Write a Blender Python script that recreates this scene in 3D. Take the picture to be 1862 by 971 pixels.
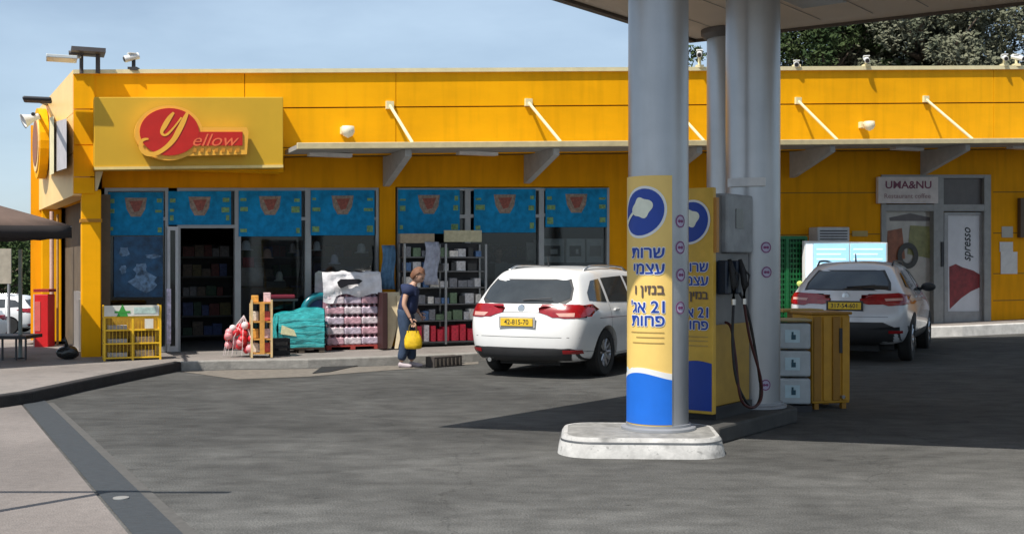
import bpy, bmesh, math, random
from mathutils import Vector, Matrix
from mathutils.bvhtree import BVHTree
for o in list(bpy.data.objects): bpy.data.objects.remove(o)
random.seed(7)
R = math.radians
sc = bpy.context.scene
COL = sc.collection
# ------------------------------------------------ camera
F = 2100.0; CX = 931.0; HY = 484.0; EYE = 1.5
cam_d = bpy.data.cameras.new('camera'); cam = bpy.data.objects.new('camera', cam_d); COL.objects.link(cam)
cam.location = (0, 0, EYE); cam.rotation_euler = (R(90), 0, 0)
cam_d.sensor_width = 36; cam_d.lens = F / 1862 * 36; cam_d.clip_end = 2000; cam_d.clip_start = 0.1
cam_d.shift_y = -(485.5 - HY) / 1862 * -1 * -1
sc.camera = cam
# ------------------------------------------------ world, sun, exposure
SUN_EL, SUN_AZ = 57.0, 218.0
w = bpy.data.worlds.new('World'); sc.world = w; w.use_nodes = True
nt = w.node_tree; nt.nodes.clear()
sky = nt.nodes.new('ShaderNodeTexSky'); sky.sky_type = 'NISHITA'; sky.sun_disc = False
sky.sun_elevation = R(SUN_EL); sky.sun_rotation = R(SUN_AZ); sky.air_density = 0.9; sky.dust_density = 1.1; sky.ozone_density = 1.0
bg = nt.nodes.new('ShaderNodeBackground'); bg.inputs[1].default_value = 0.101
out = nt.nodes.new('ShaderNodeOutputWorld')
tc = nt.nodes.new('ShaderNodeTexCoord')
mp = nt.nodes.new('ShaderNodeMapping'); mp.inputs['Scale'].default_value = (1, 1, 3.2)
cn = nt.nodes.new('ShaderNodeTexNoise'); cn.inputs['Scale'].default_value = 2.2; cn.inputs['Detail'].default_value = 6; cn.inputs['Roughness'].default_value = .55
cr = nt.nodes.new('ShaderNodeValToRGB'); cr.color_ramp.elements[0].position = .42; cr.color_ramp.elements[1].position = .75
cr.color_ramp.elements[0].color = (0.25, 0.25, 0.25, 1); cr.color_ramp.elements[1].color = (.62, .62, .62, 1)
mx = nt.nodes.new('ShaderNodeMix'); mx.data_type = 'RGBA'
mx.inputs[7].default_value = (6.9, 8.7, 10.4, 1)
L = nt.links.new
L(tc.outputs['Generated'], mp.inputs[0]); L(mp.outputs[0], cn.inputs['Vector']); L(cn.outputs['Fac'], cr.inputs[0])
L(cr.outputs[0], mx.inputs[0]); L(sky.outputs[0], mx.inputs[6]); L(mx.outputs[2], bg.inputs[0]); L(bg.outputs[0], out.inputs[0])
sd = bpy.data.lights.new('sun', 'SUN'); sd.energy = 5.0; sd.angle = R(.5); sd.color = (1, .95, .87)
so = bpy.data.objects.new('sun', sd); COL.objects.link(so)
sdir = Vector((-math.sin(R(SUN_AZ)) * math.cos(R(SUN_EL)), -math.cos(R(SUN_AZ)) * math.cos(R(SUN_EL)), -math.sin(R(SUN_EL))))
so.rotation_euler = sdir.to_track_quat('-Z', 'Y').to_euler(); so.location = (-20, -25, 50)
sc.view_settings.view_transform = 'Standard'; sc.view_settings.look = 'None'; sc.view_settings.gamma = 1
sc.view_settings.exposure = 0.18
sc.render.engine = 'CYCLES'
# ------------------------------------------------ materials
MATS = {}
def mat(name, col, rough=.6, metal=0, var=.12, scale=6, bump=0, bscale=60, emit=None, es=0, trans=0, coat=0, stretch=None, spec=None, var2=0, scale2=1):
    if name in MATS: return MATS[name]
    m = bpy.data.materials.new(name); m.use_nodes = True; n = m.node_tree; b = n.nodes['Principled BSDF']
    b.inputs['Roughness'].default_value = rough; b.inputs['Metallic'].default_value = metal
    if coat: b.inputs['Coat Weight'].default_value = coat; b.inputs['Coat Roughness'].default_value = .05
    if spec is not None: b.inputs['Specular IOR Level'].default_value = spec
    t = n.nodes.new('ShaderNodeTexCoord'); src = t.outputs['Object']
    if stretch:
        q = n.nodes.new('ShaderNodeMapping'); q.inputs['Scale'].default_value = stretch; n.links.new(src, q.inputs[0]); src = q.outputs[0]
    nz = n.nodes.new('ShaderNodeTexNoise'); nz.inputs['Scale'].default_value = scale; nz.inputs['Detail'].default_value = 5; nz.inputs['Roughness'].default_value = .6
    n.links.new(src, nz.inputs['Vector'])
    rp = n.nodes.new('ShaderNodeMapRange'); rp.inputs[1].default_value = .3; rp.inputs[2].default_value = .7
    rp.inputs[3].default_value = 1 - var; rp.inputs[4].default_value = 1 + var
    n.links.new(nz.outputs['Fac'], rp.inputs[0])
    v = n.nodes.new('ShaderNodeVectorMath'); v.operation = 'SCALE'; v.inputs[0].default_value = col
    n.links.new(rp.outputs[0], v.inputs['Scale'])
    last = v.outputs[0]
    if var2:
        nz2 = n.nodes.new('ShaderNodeTexNoise'); nz2.inputs['Scale'].default_value = scale2; nz2.inputs['Detail'].default_value = 3
        n.links.new(t.outputs['Object'], nz2.inputs['Vector'])
        rp2 = n.nodes.new('ShaderNodeMapRange'); rp2.inputs[1].default_value = .35; rp2.inputs[2].default_value = .65
        rp2.inputs[3].default_value = 1 - var2; rp2.inputs[4].default_value = 1 + var2; n.links.new(nz2.outputs['Fac'], rp2.inputs[0])
        v2 = n.nodes.new('ShaderNodeVectorMath'); v2.operation = 'SCALE'; n.links.new(last, v2.inputs[0]); n.links.new(rp2.outputs[0], v2.inputs['Scale']); last = v2.outputs[0]
    n.links.new(last, b.inputs['Base Color'])
    if bump:
        nb = n.nodes.new('ShaderNodeTexNoise'); nb.inputs['Scale'].default_value = bscale; nb.inputs['Detail'].default_value = 4
        n.links.new(src, nb.inputs['Vector']); bp = n.nodes.new('ShaderNodeBump'); bp.inputs['Strength'].default_value = bump; bp.inputs['Distance'].default_value = .02
        n.links.new(nb.outputs['Fac'], bp.inputs['Height']); n.links.new(bp.outputs[0], b.inputs['Normal'])
    if emit: b.inputs['Emission Color'].default_value = (*emit, 1); b.inputs['Emission Strength'].default_value = es
    MATS[name] = m; return m
def weather(m, items):
    """multiply extra noise layers into the base colour: (scale, stretch, lo, hi, from, to)"""
    n = m.node_tree; b = n.nodes['Principled BSDF']; last = b.inputs['Base Color'].links[0].from_socket; t = n.nodes.new('ShaderNodeTexCoord')
    for sc_, st, lo, hi, a, c, det in items:
        q = n.nodes.new('ShaderNodeMapping'); q.inputs['Scale'].default_value = st; n.links.new(t.outputs['Object'], q.inputs[0])
        z = n.nodes.new('ShaderNodeTexNoise'); z.inputs['Scale'].default_value = sc_; z.inputs['Detail'].default_value = det; n.links.new(q.outputs[0], z.inputs['Vector'])
        r = n.nodes.new('ShaderNodeMapRange'); r.inputs[1].default_value = a; r.inputs[2].default_value = c; r.inputs[3].default_value = lo; r.inputs[4].default_value = hi; n.links.new(z.outputs['Fac'], r.inputs[0])
        v = n.nodes.new('ShaderNodeVectorMath'); v.operation = 'SCALE'; n.links.new(last, v.inputs[0]); n.links.new(r.outputs[0], v.inputs['Scale']); last = v.outputs[0]
    n.links.new(last, b.inputs['Base Color'])
def glass(name, tint, refl=.5):
    m = bpy.data.materials.new(name); m.use_nodes = True; n = m.node_tree; n.nodes.clear()
    o = n.nodes.new('ShaderNodeOutputMaterial'); tr = n.nodes.new('ShaderNodeBsdfTransparent'); tr.inputs[0].default_value = (*tint, 1)
    gl = n.nodes.new('ShaderNodeBsdfGlossy'); gl.inputs['Roughness'].default_value = .03
    nz = n.nodes.new('ShaderNodeTexNoise'); nz.inputs['Scale'].default_value = 1.3; bp = n.nodes.new('ShaderNodeBump'); bp.inputs['Strength'].default_value = .08; bp.inputs['Distance'].default_value = .05
    n.links.new(nz.outputs['Fac'], bp.inputs['Height']); n.links.new(bp.outputs[0], gl.inputs['Normal'])
    fr = n.nodes.new('ShaderNodeFresnel'); fr.inputs[0].default_value = 1.5
    ml = n.nodes.new('ShaderNodeMath'); ml.operation = 'MULTIPLY'; ml.inputs[1].default_value = refl; n.links.new(fr.outputs[0], ml.inputs[0])
    ms = n.nodes.new('ShaderNodeMixShader'); n.links.new(ml.outputs[0], ms.inputs[0]); n.links.new(tr.outputs[0], ms.inputs[1]); n.links.new(gl.outputs[0], ms.inputs[2])
    n.links.new(ms.outputs[0], o.inputs[0]); MATS[name] = m; return m
M = mat
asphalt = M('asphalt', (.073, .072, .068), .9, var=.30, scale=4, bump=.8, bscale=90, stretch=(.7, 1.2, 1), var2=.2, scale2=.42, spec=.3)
pavingm = M('paving_concrete', (.225, .20, .182), .85, var=.12, scale=9, bump=.3, bscale=80, var2=.14, scale2=.6)
kerbm = M('kerb_stone', (.28, .265, .24), .85, var=.2, scale=8, bump=.3, bscale=40)
white_paint = M('white_painted_concrete', (.46, .45, .43), .75, var=.25, scale=7, bump=.2, bscale=30)
fasciam = M('fascia_yellow', (.95, .43, .001), .6, spec=.15, var=.05, scale=1.2, stretch=(1, 1, 3), var2=.03, scale2=.5)
wallm = M('wall_yellow', (.74, .31, .001), .75, spec=.15, var=.07, scale=1.5, bump=.05, bscale=20)
signm = M('sign_gold', (.66, .39, .02), .5, var=.05, scale=1.5)
trimm = M('cream_trim', (.80, .70, .42), .5, var=.08)
sidem = M('side_cream_yellow', (.92, .62, .25), .5, var=.06, scale=2)
greym = M('grey_metal', (.30, .31, .33), .45, .2, var=.08)
alu = M('aluminium_frame', (.33, .34, .35), .4, .5, var=.06)
colm = M('column_grey', (.40, .41, .43), .33, .65, var=.06, scale=3, var2=.05, scale2=1)
soffm = M('soffit_beige', (.82, .66, .50), .6, var=.05, scale=1.0)
darkm = M('dark_metal', (.03, .03, .033), .5, .2)
blackm = M('black_rubber', (.015, .015, .016), .7)
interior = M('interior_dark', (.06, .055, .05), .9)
whitem = M('white_plastic', (.75, .75, .73), .45, var=.05)
offwhite = M('off_white', (.60, .58, .54), .6, var=.08)
redm = M('sign_red', (.55, .018, .01), .4, var=.06)
logoy = M('logo_yellow', (.90, .45, .05), .45, var=.05)
blue = M('deep_blue', (.008, .05, .33), .45, var=.05)
brightblue = M('bright_blue', (.008, .14, .62), .45, var=.06)
bannery = M('banner_yellow', (.82, .56, .16), .5, var=.06, scale=3)
tealposter = M('poster_blue', (.003, .22, .47), .6, var=.3, scale=7, spec=.2)
glassm = glass('shop_glass', (.66, .70, .72), 1.0)
weather(asphalt, [(85, (1, 1, 1), .72, 1.28, .35, .65, 2), (1.1, (1, 1, 1), 1.0, .68, .60, .72, 4), (.55, (1, 1, 1), .96, 1.24, .44, .68, 7), (9, (1, 1, 1), 1.0, .55, .70, .76, 3)])
def cracks(m, sc_, amt, wd):
    n = m.node_tree; b = n.nodes['Principled BSDF']; last = b.inputs['Base Color'].links[0].from_socket; t = n.nodes.new('ShaderNodeTexCoord')
    z = n.nodes.new('ShaderNodeTexNoise'); z.inputs['Scale'].default_value = 1.8; z.inputs['Detail'].default_value = 6; n.links.new(t.outputs['Object'], z.inputs['Vector'])
    a = n.nodes.new('ShaderNodeMix'); a.data_type = 'RGBA'; a.blend_type = 'ADD'; a.inputs[0].default_value = .9; n.links.new(t.outputs['Object'], a.inputs[6]); n.links.new(z.outputs['Color'], a.inputs[7])
    v = n.nodes.new('ShaderNodeTexVoronoi'); v.feature = 'DISTANCE_TO_EDGE'; v.inputs['Scale'].default_value = sc_; n.links.new(a.outputs[2], v.inputs['Vector'])
    r = n.nodes.new('ShaderNodeMapRange'); r.inputs[1].default_value = 0; r.inputs[2].default_value = wd; r.inputs[3].default_value = amt; r.inputs[4].default_value = 1; n.links.new(v.outputs['Distance'], r.inputs[0])
    q = n.nodes.new('ShaderNodeVectorMath'); q.operation = 'SCALE'; n.links.new(last, q.inputs[0]); n.links.new(r.outputs[0], q.inputs['Scale']); n.links.new(q.outputs[0], b.inputs['Base Color'])
cracks(asphalt, .28, .72, .004)
def pale_front(m):   # asphalt colour paler towards the near edge, broken up by noise
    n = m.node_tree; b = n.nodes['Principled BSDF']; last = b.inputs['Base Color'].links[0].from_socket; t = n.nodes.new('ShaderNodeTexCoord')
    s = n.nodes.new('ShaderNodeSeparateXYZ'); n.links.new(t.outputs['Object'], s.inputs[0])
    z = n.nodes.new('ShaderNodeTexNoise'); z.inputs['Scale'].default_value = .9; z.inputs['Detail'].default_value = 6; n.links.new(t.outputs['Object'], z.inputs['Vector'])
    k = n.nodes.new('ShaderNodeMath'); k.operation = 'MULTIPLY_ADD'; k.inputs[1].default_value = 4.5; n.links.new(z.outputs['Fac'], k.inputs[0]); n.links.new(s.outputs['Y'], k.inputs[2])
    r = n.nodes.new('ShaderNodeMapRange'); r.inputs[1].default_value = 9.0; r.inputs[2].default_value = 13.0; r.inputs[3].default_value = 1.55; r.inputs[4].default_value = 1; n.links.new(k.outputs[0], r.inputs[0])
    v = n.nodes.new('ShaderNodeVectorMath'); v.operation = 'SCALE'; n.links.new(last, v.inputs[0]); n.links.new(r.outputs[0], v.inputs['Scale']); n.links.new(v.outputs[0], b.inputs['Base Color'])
pale_front(asphalt)
weather(pavingm, [(70, (1, 1, 1), .85, 1.15, .35, .65, 2), (2.2, (1, 1, 1), 1.0, .75, .58, .72, 5)])
weather(fasciam, [(5, (1.4, 1.4, .12), 1.02, .90, .45, .75, 4), (.9, (1, 1, 1), .95, 1.04, .3, .7, 3)])
weather(wallm, [(5, (1.4, 1.4, .15), 1.03, .86, .45, .75, 4)])
weather(white_paint, [(5, (1, 1, 1.5), 1.0, .45, .56, .72, 6), (22, (1, 1, 1), 1.0, .6, .62, .70, 4)])
weather(colm, [(4, (1.5, 1.5, .15), 1.03, .9, .45, .75, 4)])
# ------------------------------------------------ helpers
def tag(o, label=None, cat=None, group=None, kind=None):
    if label: o['label'] = label
    if cat: o['category'] = cat
    if group: o['group'] = group
    if kind: o['kind'] = kind
    return o
WORG = {}
def empty(name, loc=(0, 0, 0), parent=None):
    o = bpy.data.objects.new(name, None); o.empty_display_size = .2; COL.objects.link(o); o.location = loc
    WORG[o.name] = Vector(loc); return o
def thing(name, loc, label, cat, group=None):
    return tag(empty(name, loc), label, cat, group)
class MB:
    def __init__(s): s.v = []; s.f = []; s.mi = []; s.m = 0
    def add(s, vs, fs):
        b = len(s.v); s.v += [Vector(p) for p in vs]
        for f in fs: s.f.append([b + i for i in f]); s.mi.append(s.m)
        return s
    def hexa(s, p):  # 8 points: bottom 4 ccw, top 4
        return s.add(p, [(3, 2, 1, 0), (4, 5, 6, 7), (0, 1, 5, 4), (1, 2, 6, 5), (2, 3, 7, 6), (3, 0, 4, 7)])
    def box(s, c, d, rz=0, mtx=None):
        x, y, z = d[0] / 2, d[1] / 2, d[2] / 2
        P = [Vector(q) for q in [(-x, -y, -z), (x, -y, -z), (x, y, -z), (-x, y, -z), (-x, -y, z), (x, -y, z), (x, y, z), (-x, y, z)]]
        m = mtx if mtx is not None else Matrix.Rotation(rz, 3, 'Z')
        return s.hexa([m @ q + Vector(c) for q in P])
    def prism(s, poly, z0, z1):
        n = len(poly); zz0 = z0 if callable(z0) else (lambda x, y: z0); zz1 = z1 if callable(z1) else (lambda x, y: z1)
        vs = [(x, y, zz0(x, y)) for x, y in poly] + [(x, y, zz1(x, y)) for x, y in poly]
        return s.add(vs, [tuple(reversed(range(n))), tuple(range(n, 2 * n))] + [(i, (i + 1) % n, n + (i + 1) % n, n + i) for i in range(n)])
    def cyl(s, p0, p1, r, seg=16, r2=None, caps=True):
        p0, p1 = Vector(p0), Vector(p1); r2 = r if r2 is None else r2
        a = (p1 - p0).normalized(); q = a.to_track_quat('Z', 'Y').to_matrix()
        vs = [p0 + q @ Vector((math.cos(2 * math.pi * i / seg) * r, math.sin(2 * math.pi * i / seg) * r, 0)) for i in range(seg)]
        vs += [p1 + q @ Vector((math.cos(2 * math.pi * i / seg) * r2, math.sin(2 * math.pi * i / seg) * r2, 0)) for i in range(seg)]
        fs = [(i, (i + 1) % seg, seg + (i + 1) % seg, seg + i) for i in range(seg)]
        if caps: fs += [tuple(reversed(range(seg))), tuple(range(seg, 2 * seg))]
        return s.add(vs, fs)
    def tube(s, pts, r, seg=8):
        pts = [Vector(p) for p in pts]; n = len(pts); vs = []; fs = []
        for i, p in enumerate(pts):
            d = (pts[min(i + 1, n - 1)] - pts[max(i - 1, 0)]).normalized(); q = d.to_track_quat('Z', 'Y').to_matrix()
            rr = r[i] if isinstance(r, (list, tuple)) else r
            vs += [p + q @ Vector((math.cos(2 * math.pi * k / seg) * rr, math.sin(2 * math.pi * k / seg) * rr, 0)) for k in range(seg)]
        for i in range(n - 1):
            for k in range(seg): fs.append((i * seg + k, i * seg + (k + 1) % seg, (i + 1) * seg + (k + 1) % seg, (i + 1) * seg + k))
        fs += [tuple(reversed(range(seg))), tuple(range((n - 1) * seg, n * seg))]
        return s.add(vs, fs)
    def lathe(s, prof, c, seg=24, axis=None):
        c = Vector(c); q = axis.to_track_quat('Z', 'Y').to_matrix() if axis is not None else Matrix.Identity(3)
        vs = []; fs = []; n = len(prof)
        for r, z in prof:
            vs += [c + q @ Vector((math.cos(2 * math.pi * k / seg) * max(r, 1e-4), math.sin(2 * math.pi * k / seg) * max(r, 1e-4), z)) for k in range(seg)]
        for i in range(n - 1):
            for k in range(seg): fs.append((i * seg + k, i * seg + (k + 1) % seg, (i + 1) * seg + (k + 1) % seg, (i + 1) * seg + k))
        fs += [tuple(reversed(range(seg))), tuple(range((n - 1) * seg, n * seg))]
        return s.add(vs, fs)
    def ball(s, c, r, seg=12, rings=8, sc3=(1, 1, 1)):
        vs = []; fs = []; c = Vector(c)
        for i in range(rings + 1):
            th = math.pi * i / rings
            for k in range(seg):
                ph = 2 * math.pi * k / seg
                vs.append(c + Vector((r * sc3[0] * math.sin(th) * math.cos(ph), r * sc3[1] * math.sin(th) * math.sin(ph), -r * sc3[2] * math.cos(th))))
        for i in range(rings):
            for k in range(seg): fs.append((i * seg + k, i * seg + (k + 1) % seg, (i + 1) * seg + (k + 1) % seg, (i + 1) * seg + k))
        return s.add(vs, fs)
    def build(s, name, m, parent=None, bevel=0, smooth=False, loc=None):
        ms = m if isinstance(m, (list, tuple)) else [m]
        me = bpy.data.meshes.new(name)
        if parent is not None: org = parent.get('_w'); org = WORG[parent.name]
        elif loc is not None: org = Vector(loc)
        else:
            xs = [p.x for p in s.v]; ys = [p.y for p in s.v]; zs = [p.z for p in s.v]
            org = Vector(((min(xs) + max(xs)) / 2, (min(ys) + max(ys)) / 2, min(zs)))
        me.from_pydata([tuple(p - org) for p in s.v], [], s.f)
        for mm in ms: me.materials.append(mm)
        for p, i in zip(me.polygons, s.mi): p.material_index = i; p.use_smooth = bool(smooth)
        me.validate(); me.update()
        bm = bmesh.new(); bm.from_mesh(me); bmesh.ops.remove_doubles(bm, verts=bm.verts, dist=1e-5); bmesh.ops.recalc_face_normals(bm, faces=bm.faces); bm.to_mesh(me); bm.free()
        o = bpy.data.objects.new(name, me); COL.objects.link(o)
        if parent is not None: o.parent = parent
        else: o.location = org
        WORG[o.name] = org
        if bevel:
            b = o.modifiers.new('bevel', 'BEVEL'); b.width = bevel; b.segments = 2; b.limit_method = 'ANGLE'; b.angle_limit = R(40)
        if smooth == 'auto' or smooth == 2:
            me.set_sharp_from_angle(angle=R(35))
        return o
def set_loc(o, loc, rz=0): o.location = loc; o.rotation_euler = (0, 0, rz)
def copy_tree(o, parent=None):
    c = o.copy(); COL.objects.link(c)
    if parent is not None: c.parent = parent
    WORG[c.name] = WORG.get(o.name, Vector())
    for ch in list(o.children): copy_tree(ch, c)
    return c
# facade frame
OX, OY = -6.54, 17.36; UX, UY = .9245, .3812; NX, NY = UY, -UX
def FP(t, off, z): return Vector((OX + UX * t + NX * off, OY + UY * t + NY * off, z))
def tx(x, off=0):
    a = (x - CX) / F
    return (a * (OY + NY * off) - OX - NX * off) / (UX - UY * a)
def fY(t, off): return OY + UY * t + NY * off
def fz(y, x, off=0): return EYE + (HY - y) / F * fY(tx(x, off), off)
def GP(x, y, z=0):
    k = (y - HY) / (EYE - z); return Vector(((x - CX) / k, F / k, z))
def fbox(mb, t0, t1, o0, o1, z0, z1, z0b=None, z1b=None):
    z0b = z0 if z0b is None else z0b; z1b = z1 if z1b is None else z1b
    return mb.hexa([FP(t0, o1, z0), FP(t1, o1, z0b), FP(t1, o0, z0b), FP(t0, o0, z0), FP(t0, o1, z1), FP(t1, o1, z1b), FP(t1, o0, z1b), FP(t0, o0, z1)])
def pbox(mb, x0, x1, yt0, yb0, o0, o1, yt1=None, yb1=None):
    """box on the facade whose front face (offset o1) covers pixels x0..x1, top yt, bottom yb"""
    yt1 = yt0 if yt1 is None else yt1; yb1 = yb0 if yb1 is None else yb1
    return fbox(mb, tx(x0, o1), tx(x1, o1), o0, o1, fz(yb0, x0, o1), fz(yt0, x0, o1), fz(yb1, x1, o1), fz(yt1, x1, o1))
def text_geo(body, size, thick=.0, offset=0.0, shear=0, sx=1.0, align='CENTER'):
    cu = bpy.data.curves.new('txt', 'FONT'); cu.body = body; cu.size = size; cu.extrude = thick; cu.offset = offset; cu.shear = shear
    cu.align_x = align; cu.align_y = 'CENTER'; cu.resolution_u = 3
    o = bpy.data.objects.new('txt', cu); COL.objects.link(o)
    dg = bpy.context.evaluated_depsgraph_get(); dg.update()
    me = bpy.data.meshes.new_from_object(o.evaluated_get(dg))
    vs = [Vector((v.co.x * sx, v.co.y, v.co.z)) for v in me.vertices]; fs = [tuple(p.vertices) for p in me.polygons]
    bpy.data.objects.remove(o); bpy.data.curves.remove(cu); bpy.data.meshes.remove(me)
    return vs, fs
def text_to(mb, fn, *a, **k):
    vs, fs = text_geo(*a, **k); mb.add([fn(v) for v in vs], fs); return mb
# ------------------------------------------------ ground
def smooth(a): a = max(0, min(1, a)); return a * a * (3 - 2 * a)
def gz(x, y):
    z = .12 * smooth((x - 4) / 7) * smooth((y - 18) / 6)
    z -= 1.15 * smooth((-8.5 - x) / 4) * smooth((y - 22) / 8)
    return z
def pz(x, y): return .13 + .018 * max(0, x + 0.5) if x > -8.5 else .13   # pavement level
g = MB()
xs = [-400, -150, -80, -45, -30, -22, -18, -16, -14, -13, -12, -11, -10, -9, -8] + [i * 1.0 for i in range(-7, 20)] + [22, 30, 50, 90, 160, 400]
ys = [-60, -20, -5, 0, 4, 8, 12, 16] + [17 + i for i in range(0, 16)] + [36, 45, 60, 90, 150, 300, 700]
nx = len(xs)
g.add([(x, y, gz(x, y)) for y in ys for x in xs], [(j * nx + i, j * nx + i + 1, (j + 1) * nx + i + 1, (j + 1) * nx + i) for j in range(len(ys) - 1) for i in range(nx - 1)])
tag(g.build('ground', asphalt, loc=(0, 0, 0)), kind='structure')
# lighter pavers left of the drain
pl = MB(); a0 = GP(50, 750); a1 = GP(233, 971); d = (a1 - a0); far = a0 - d * .35; near = a1 + d * 1.2
pl.add([(far.x, far.y, .004), (near.x, near.y, .004), (-30, near.y, .004), (-30, far.y, .004)], [(0, 1, 2, 3)])
paver = M('pinkish_pavers', (.195, .170, .155), .9, var=.12, scale=14, bump=.5, bscale=70, var2=.15, scale2=.7)
tag(pl.build('path', paver), kind='structure')
dr = MB(); b0 = GP(86, 733); b1 = GP(307, 947); e = b1 - b0; bn = b1 + e * 1.2
dr.add([(far.x + .02, far.y, .008), (near.x + .02, near.y, .008), (bn.x, bn.y, .008), (b0.x - e.x * .1, b0.y - e.y * .1, .008)], [(0, 1, 2, 3)])
drm = M('drain_channel_dark', (.042, .048, .054), .8, var=.25, scale=12, stretch=(1, 4, 1), bump=.4, bscale=60)
tag(dr.build('drainage_channel', drm), kind='structure')
lt = MB()  # pale joint along the channel
lt.add([(b0.x - .0, b0.y, .006), (bn.x, bn.y, .006), (bn.x + .10, bn.y, .006), (b0.x + .07, b0.y, .006)], [(0, 1, 2, 3)])
tag(lt.build('concrete_edging', M('edging', (.088, .084, .078), .9, var=.15, scale=15)), kind='structure')
# pavement in front of the shop with kerb
kerb = [GP(-60, 749), GP(0, 742), GP(60, 733), GP(150, 712), GP(250, 690), GP(330, 674), GP(420, 671), GP(560, 669), GP(700, 664), GP(860, 657), GP(1080, 645), GP(1300, 634), GP(1520, 622), GP(1750, 611.5, .09), GP(1862, 607.5, .1), Vector((14, 24.3, .1)), Vector((20, 26.5, .1))]
kerb = [Vector((p.x, p.y, 0)) for p in kerb]
kerb = [Vector((-14.5, kerb[0].y - 2.4, 0))] + kerb
pv = MB(); km = MB(); kb_ = MB(); kw_ = MB()
n = len(kerb); inner = []
for i, p in enumerate(kerb):
    dd = (kerb[min(i + 1, n - 1)] - kerb[max(i - 1, 0)]).normalized(); nn = Vector((-dd.y, dd.x, 0)); inner.append(p + nn * .14)
for i in range(n - 1):
    p, q, pi, qi = kerb[i], kerb[i + 1], inner[i], inner[i + 1]
    def top(v): return pz(v.x, v.y)
    ob = .0
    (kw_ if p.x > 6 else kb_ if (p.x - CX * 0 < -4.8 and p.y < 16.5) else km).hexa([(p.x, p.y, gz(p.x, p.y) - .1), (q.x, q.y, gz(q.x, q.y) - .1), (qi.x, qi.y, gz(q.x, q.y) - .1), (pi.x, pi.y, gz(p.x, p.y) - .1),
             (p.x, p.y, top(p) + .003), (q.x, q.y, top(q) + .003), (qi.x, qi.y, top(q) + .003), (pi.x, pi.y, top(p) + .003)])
    a = FP(tx(931), 0, 0)
# pavement surface as a fan of quads to the back of the building
back = [Vector((-9.6, 23.5, 0))] * 1
surf_v = []; surf_f = []
bk = []
for p in inner:
    if p.x < -7: bp_ = Vector((-14.5 if p.x < -9 else -9.2, 22.3 if p.x > -9 else 21.8, 0))
    else:
        t = (p.x - OX) * UX + (p.y - OY) * UY; bp_ = FP(max(t, -.4), -3.2, 0)
    bk.append(bp_)
for p, q in zip(inner, bk): surf_v += [(p.x, p.y, pz(p.x, p.y)), (q.x, q.y, pz(p.x, p.y))]
for i in range(n - 1): surf_f.append((2 * i, 2 * i + 2, 2 * i + 3, 2 * i + 1))
pv.add(surf_v, surf_f)
pv.prism([(-14.5, 9.8), (-8.6, 12.0), (-8.6, 22.3), (-14.5, 22.3)], -.3, .126)
tag(pv.build('pavement', pavingm, loc=(0, 0, 0)), kind='structure')
tag(km.build('kerb', kerbm, loc=(0, 0, 0), bevel=.02), kind='structure')
tag(kb_.build('kerb', M('kerb_shade_black', (.022, .020, .020), .8, var=.3, scale=9, bump=.3), loc=(0, 0, 0), bevel=.02), kind='structure')  # left kerb coloured near black to stand for shade on its face
tag(kw_.build('kerb', M('kerb_white_paint', (.62, .60, .57), .7, var=.2, scale=6), loc=(0, 0, 0), bevel=.02), kind='structure')
ap = MB(); ks = [GP(330, 676), GP(430, 690), GP(560, 685), GP(700, 674), GP(870, 662), GP(870, 658), GP(700, 665.5), GP(560, 671), GP(420, 673)]
ap.add([(p.x, p.y, .005) for p in ks], [tuple(range(len(ks)))])
tag(ap.build('gutter_apron', M('gutter_concrete', (.17, .15, .125), .9, var=.22, scale=10, bump=.4)), kind='structure')
# dark drain opening in the kerb + flat dark patch in the gutter
tag(MB().prism([tuple(GP(x, y)[:2]) for x, y in [(568, 680), (600, 677), (672, 661), (676, 657), (640, 657), (585, 668)]], .009, .013).build('gutter_patch', blackm), 'dark sloping flat patch in the gutter before the bottle stack', 'drain slot')
q0, q1 = GP(782, 668), GP(832, 664)
dbx = thing('kerb_inlet', (q0 + q1) / 2, 'dark grated drain inlet in the kerb right of the walking person', 'drain inlet')
mbx = MB(); dd = (q1 - q0).normalized(); nn = Vector((-dd.y, dd.x, 0))
def lb(p, a, b, z0, z1, s0, s1): # box along q0->q1
    return [p + dd * s0 + nn * a + Vector((0, 0, z0)), p + dd * s1 + nn * a + Vector((0, 0, z0)), p + dd * s1 + nn * b + Vector((0, 0, z0)), p + dd * s0 + nn * b + Vector((0, 0, z0)),
            p + dd * s0 + nn * a + Vector((0, 0, z1)), p + dd * s1 + nn * a + Vector((0, 0, z1)), p + dd * s1 + nn * b + Vector((0, 0, z1)), p + dd * s0 + nn * b + Vector((0, 0, z1))]
ln = (q1 - q0).length
mbx.hexa(lb(q0, -.10, .1, .0, .155, 0, ln)); mbx.build('inlet_box', M('drain_dark', (.06, .05, .045), .8), dbx)
mg = MB()
for i in range(7): mg.hexa(lb(q0, -.115, -.102, .02, .13, ln * (i + .25) / 7, ln * (i + .5) / 7))
mg.build('grate', M('rusty_iron', (.10, .085, .07), .7), dbx)
tag(MB().lathe([(.0, 0), (.05, .0), (.05, .006), (0, .007)], GP(220, 908) + Vector((0, 0, .009)), 20).build('drain_cover', M('worn_steel', (.5, .5, .48), .4, .6)), 'small pale round metal cover in the dark drainage channel', 'drain cover')

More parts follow.
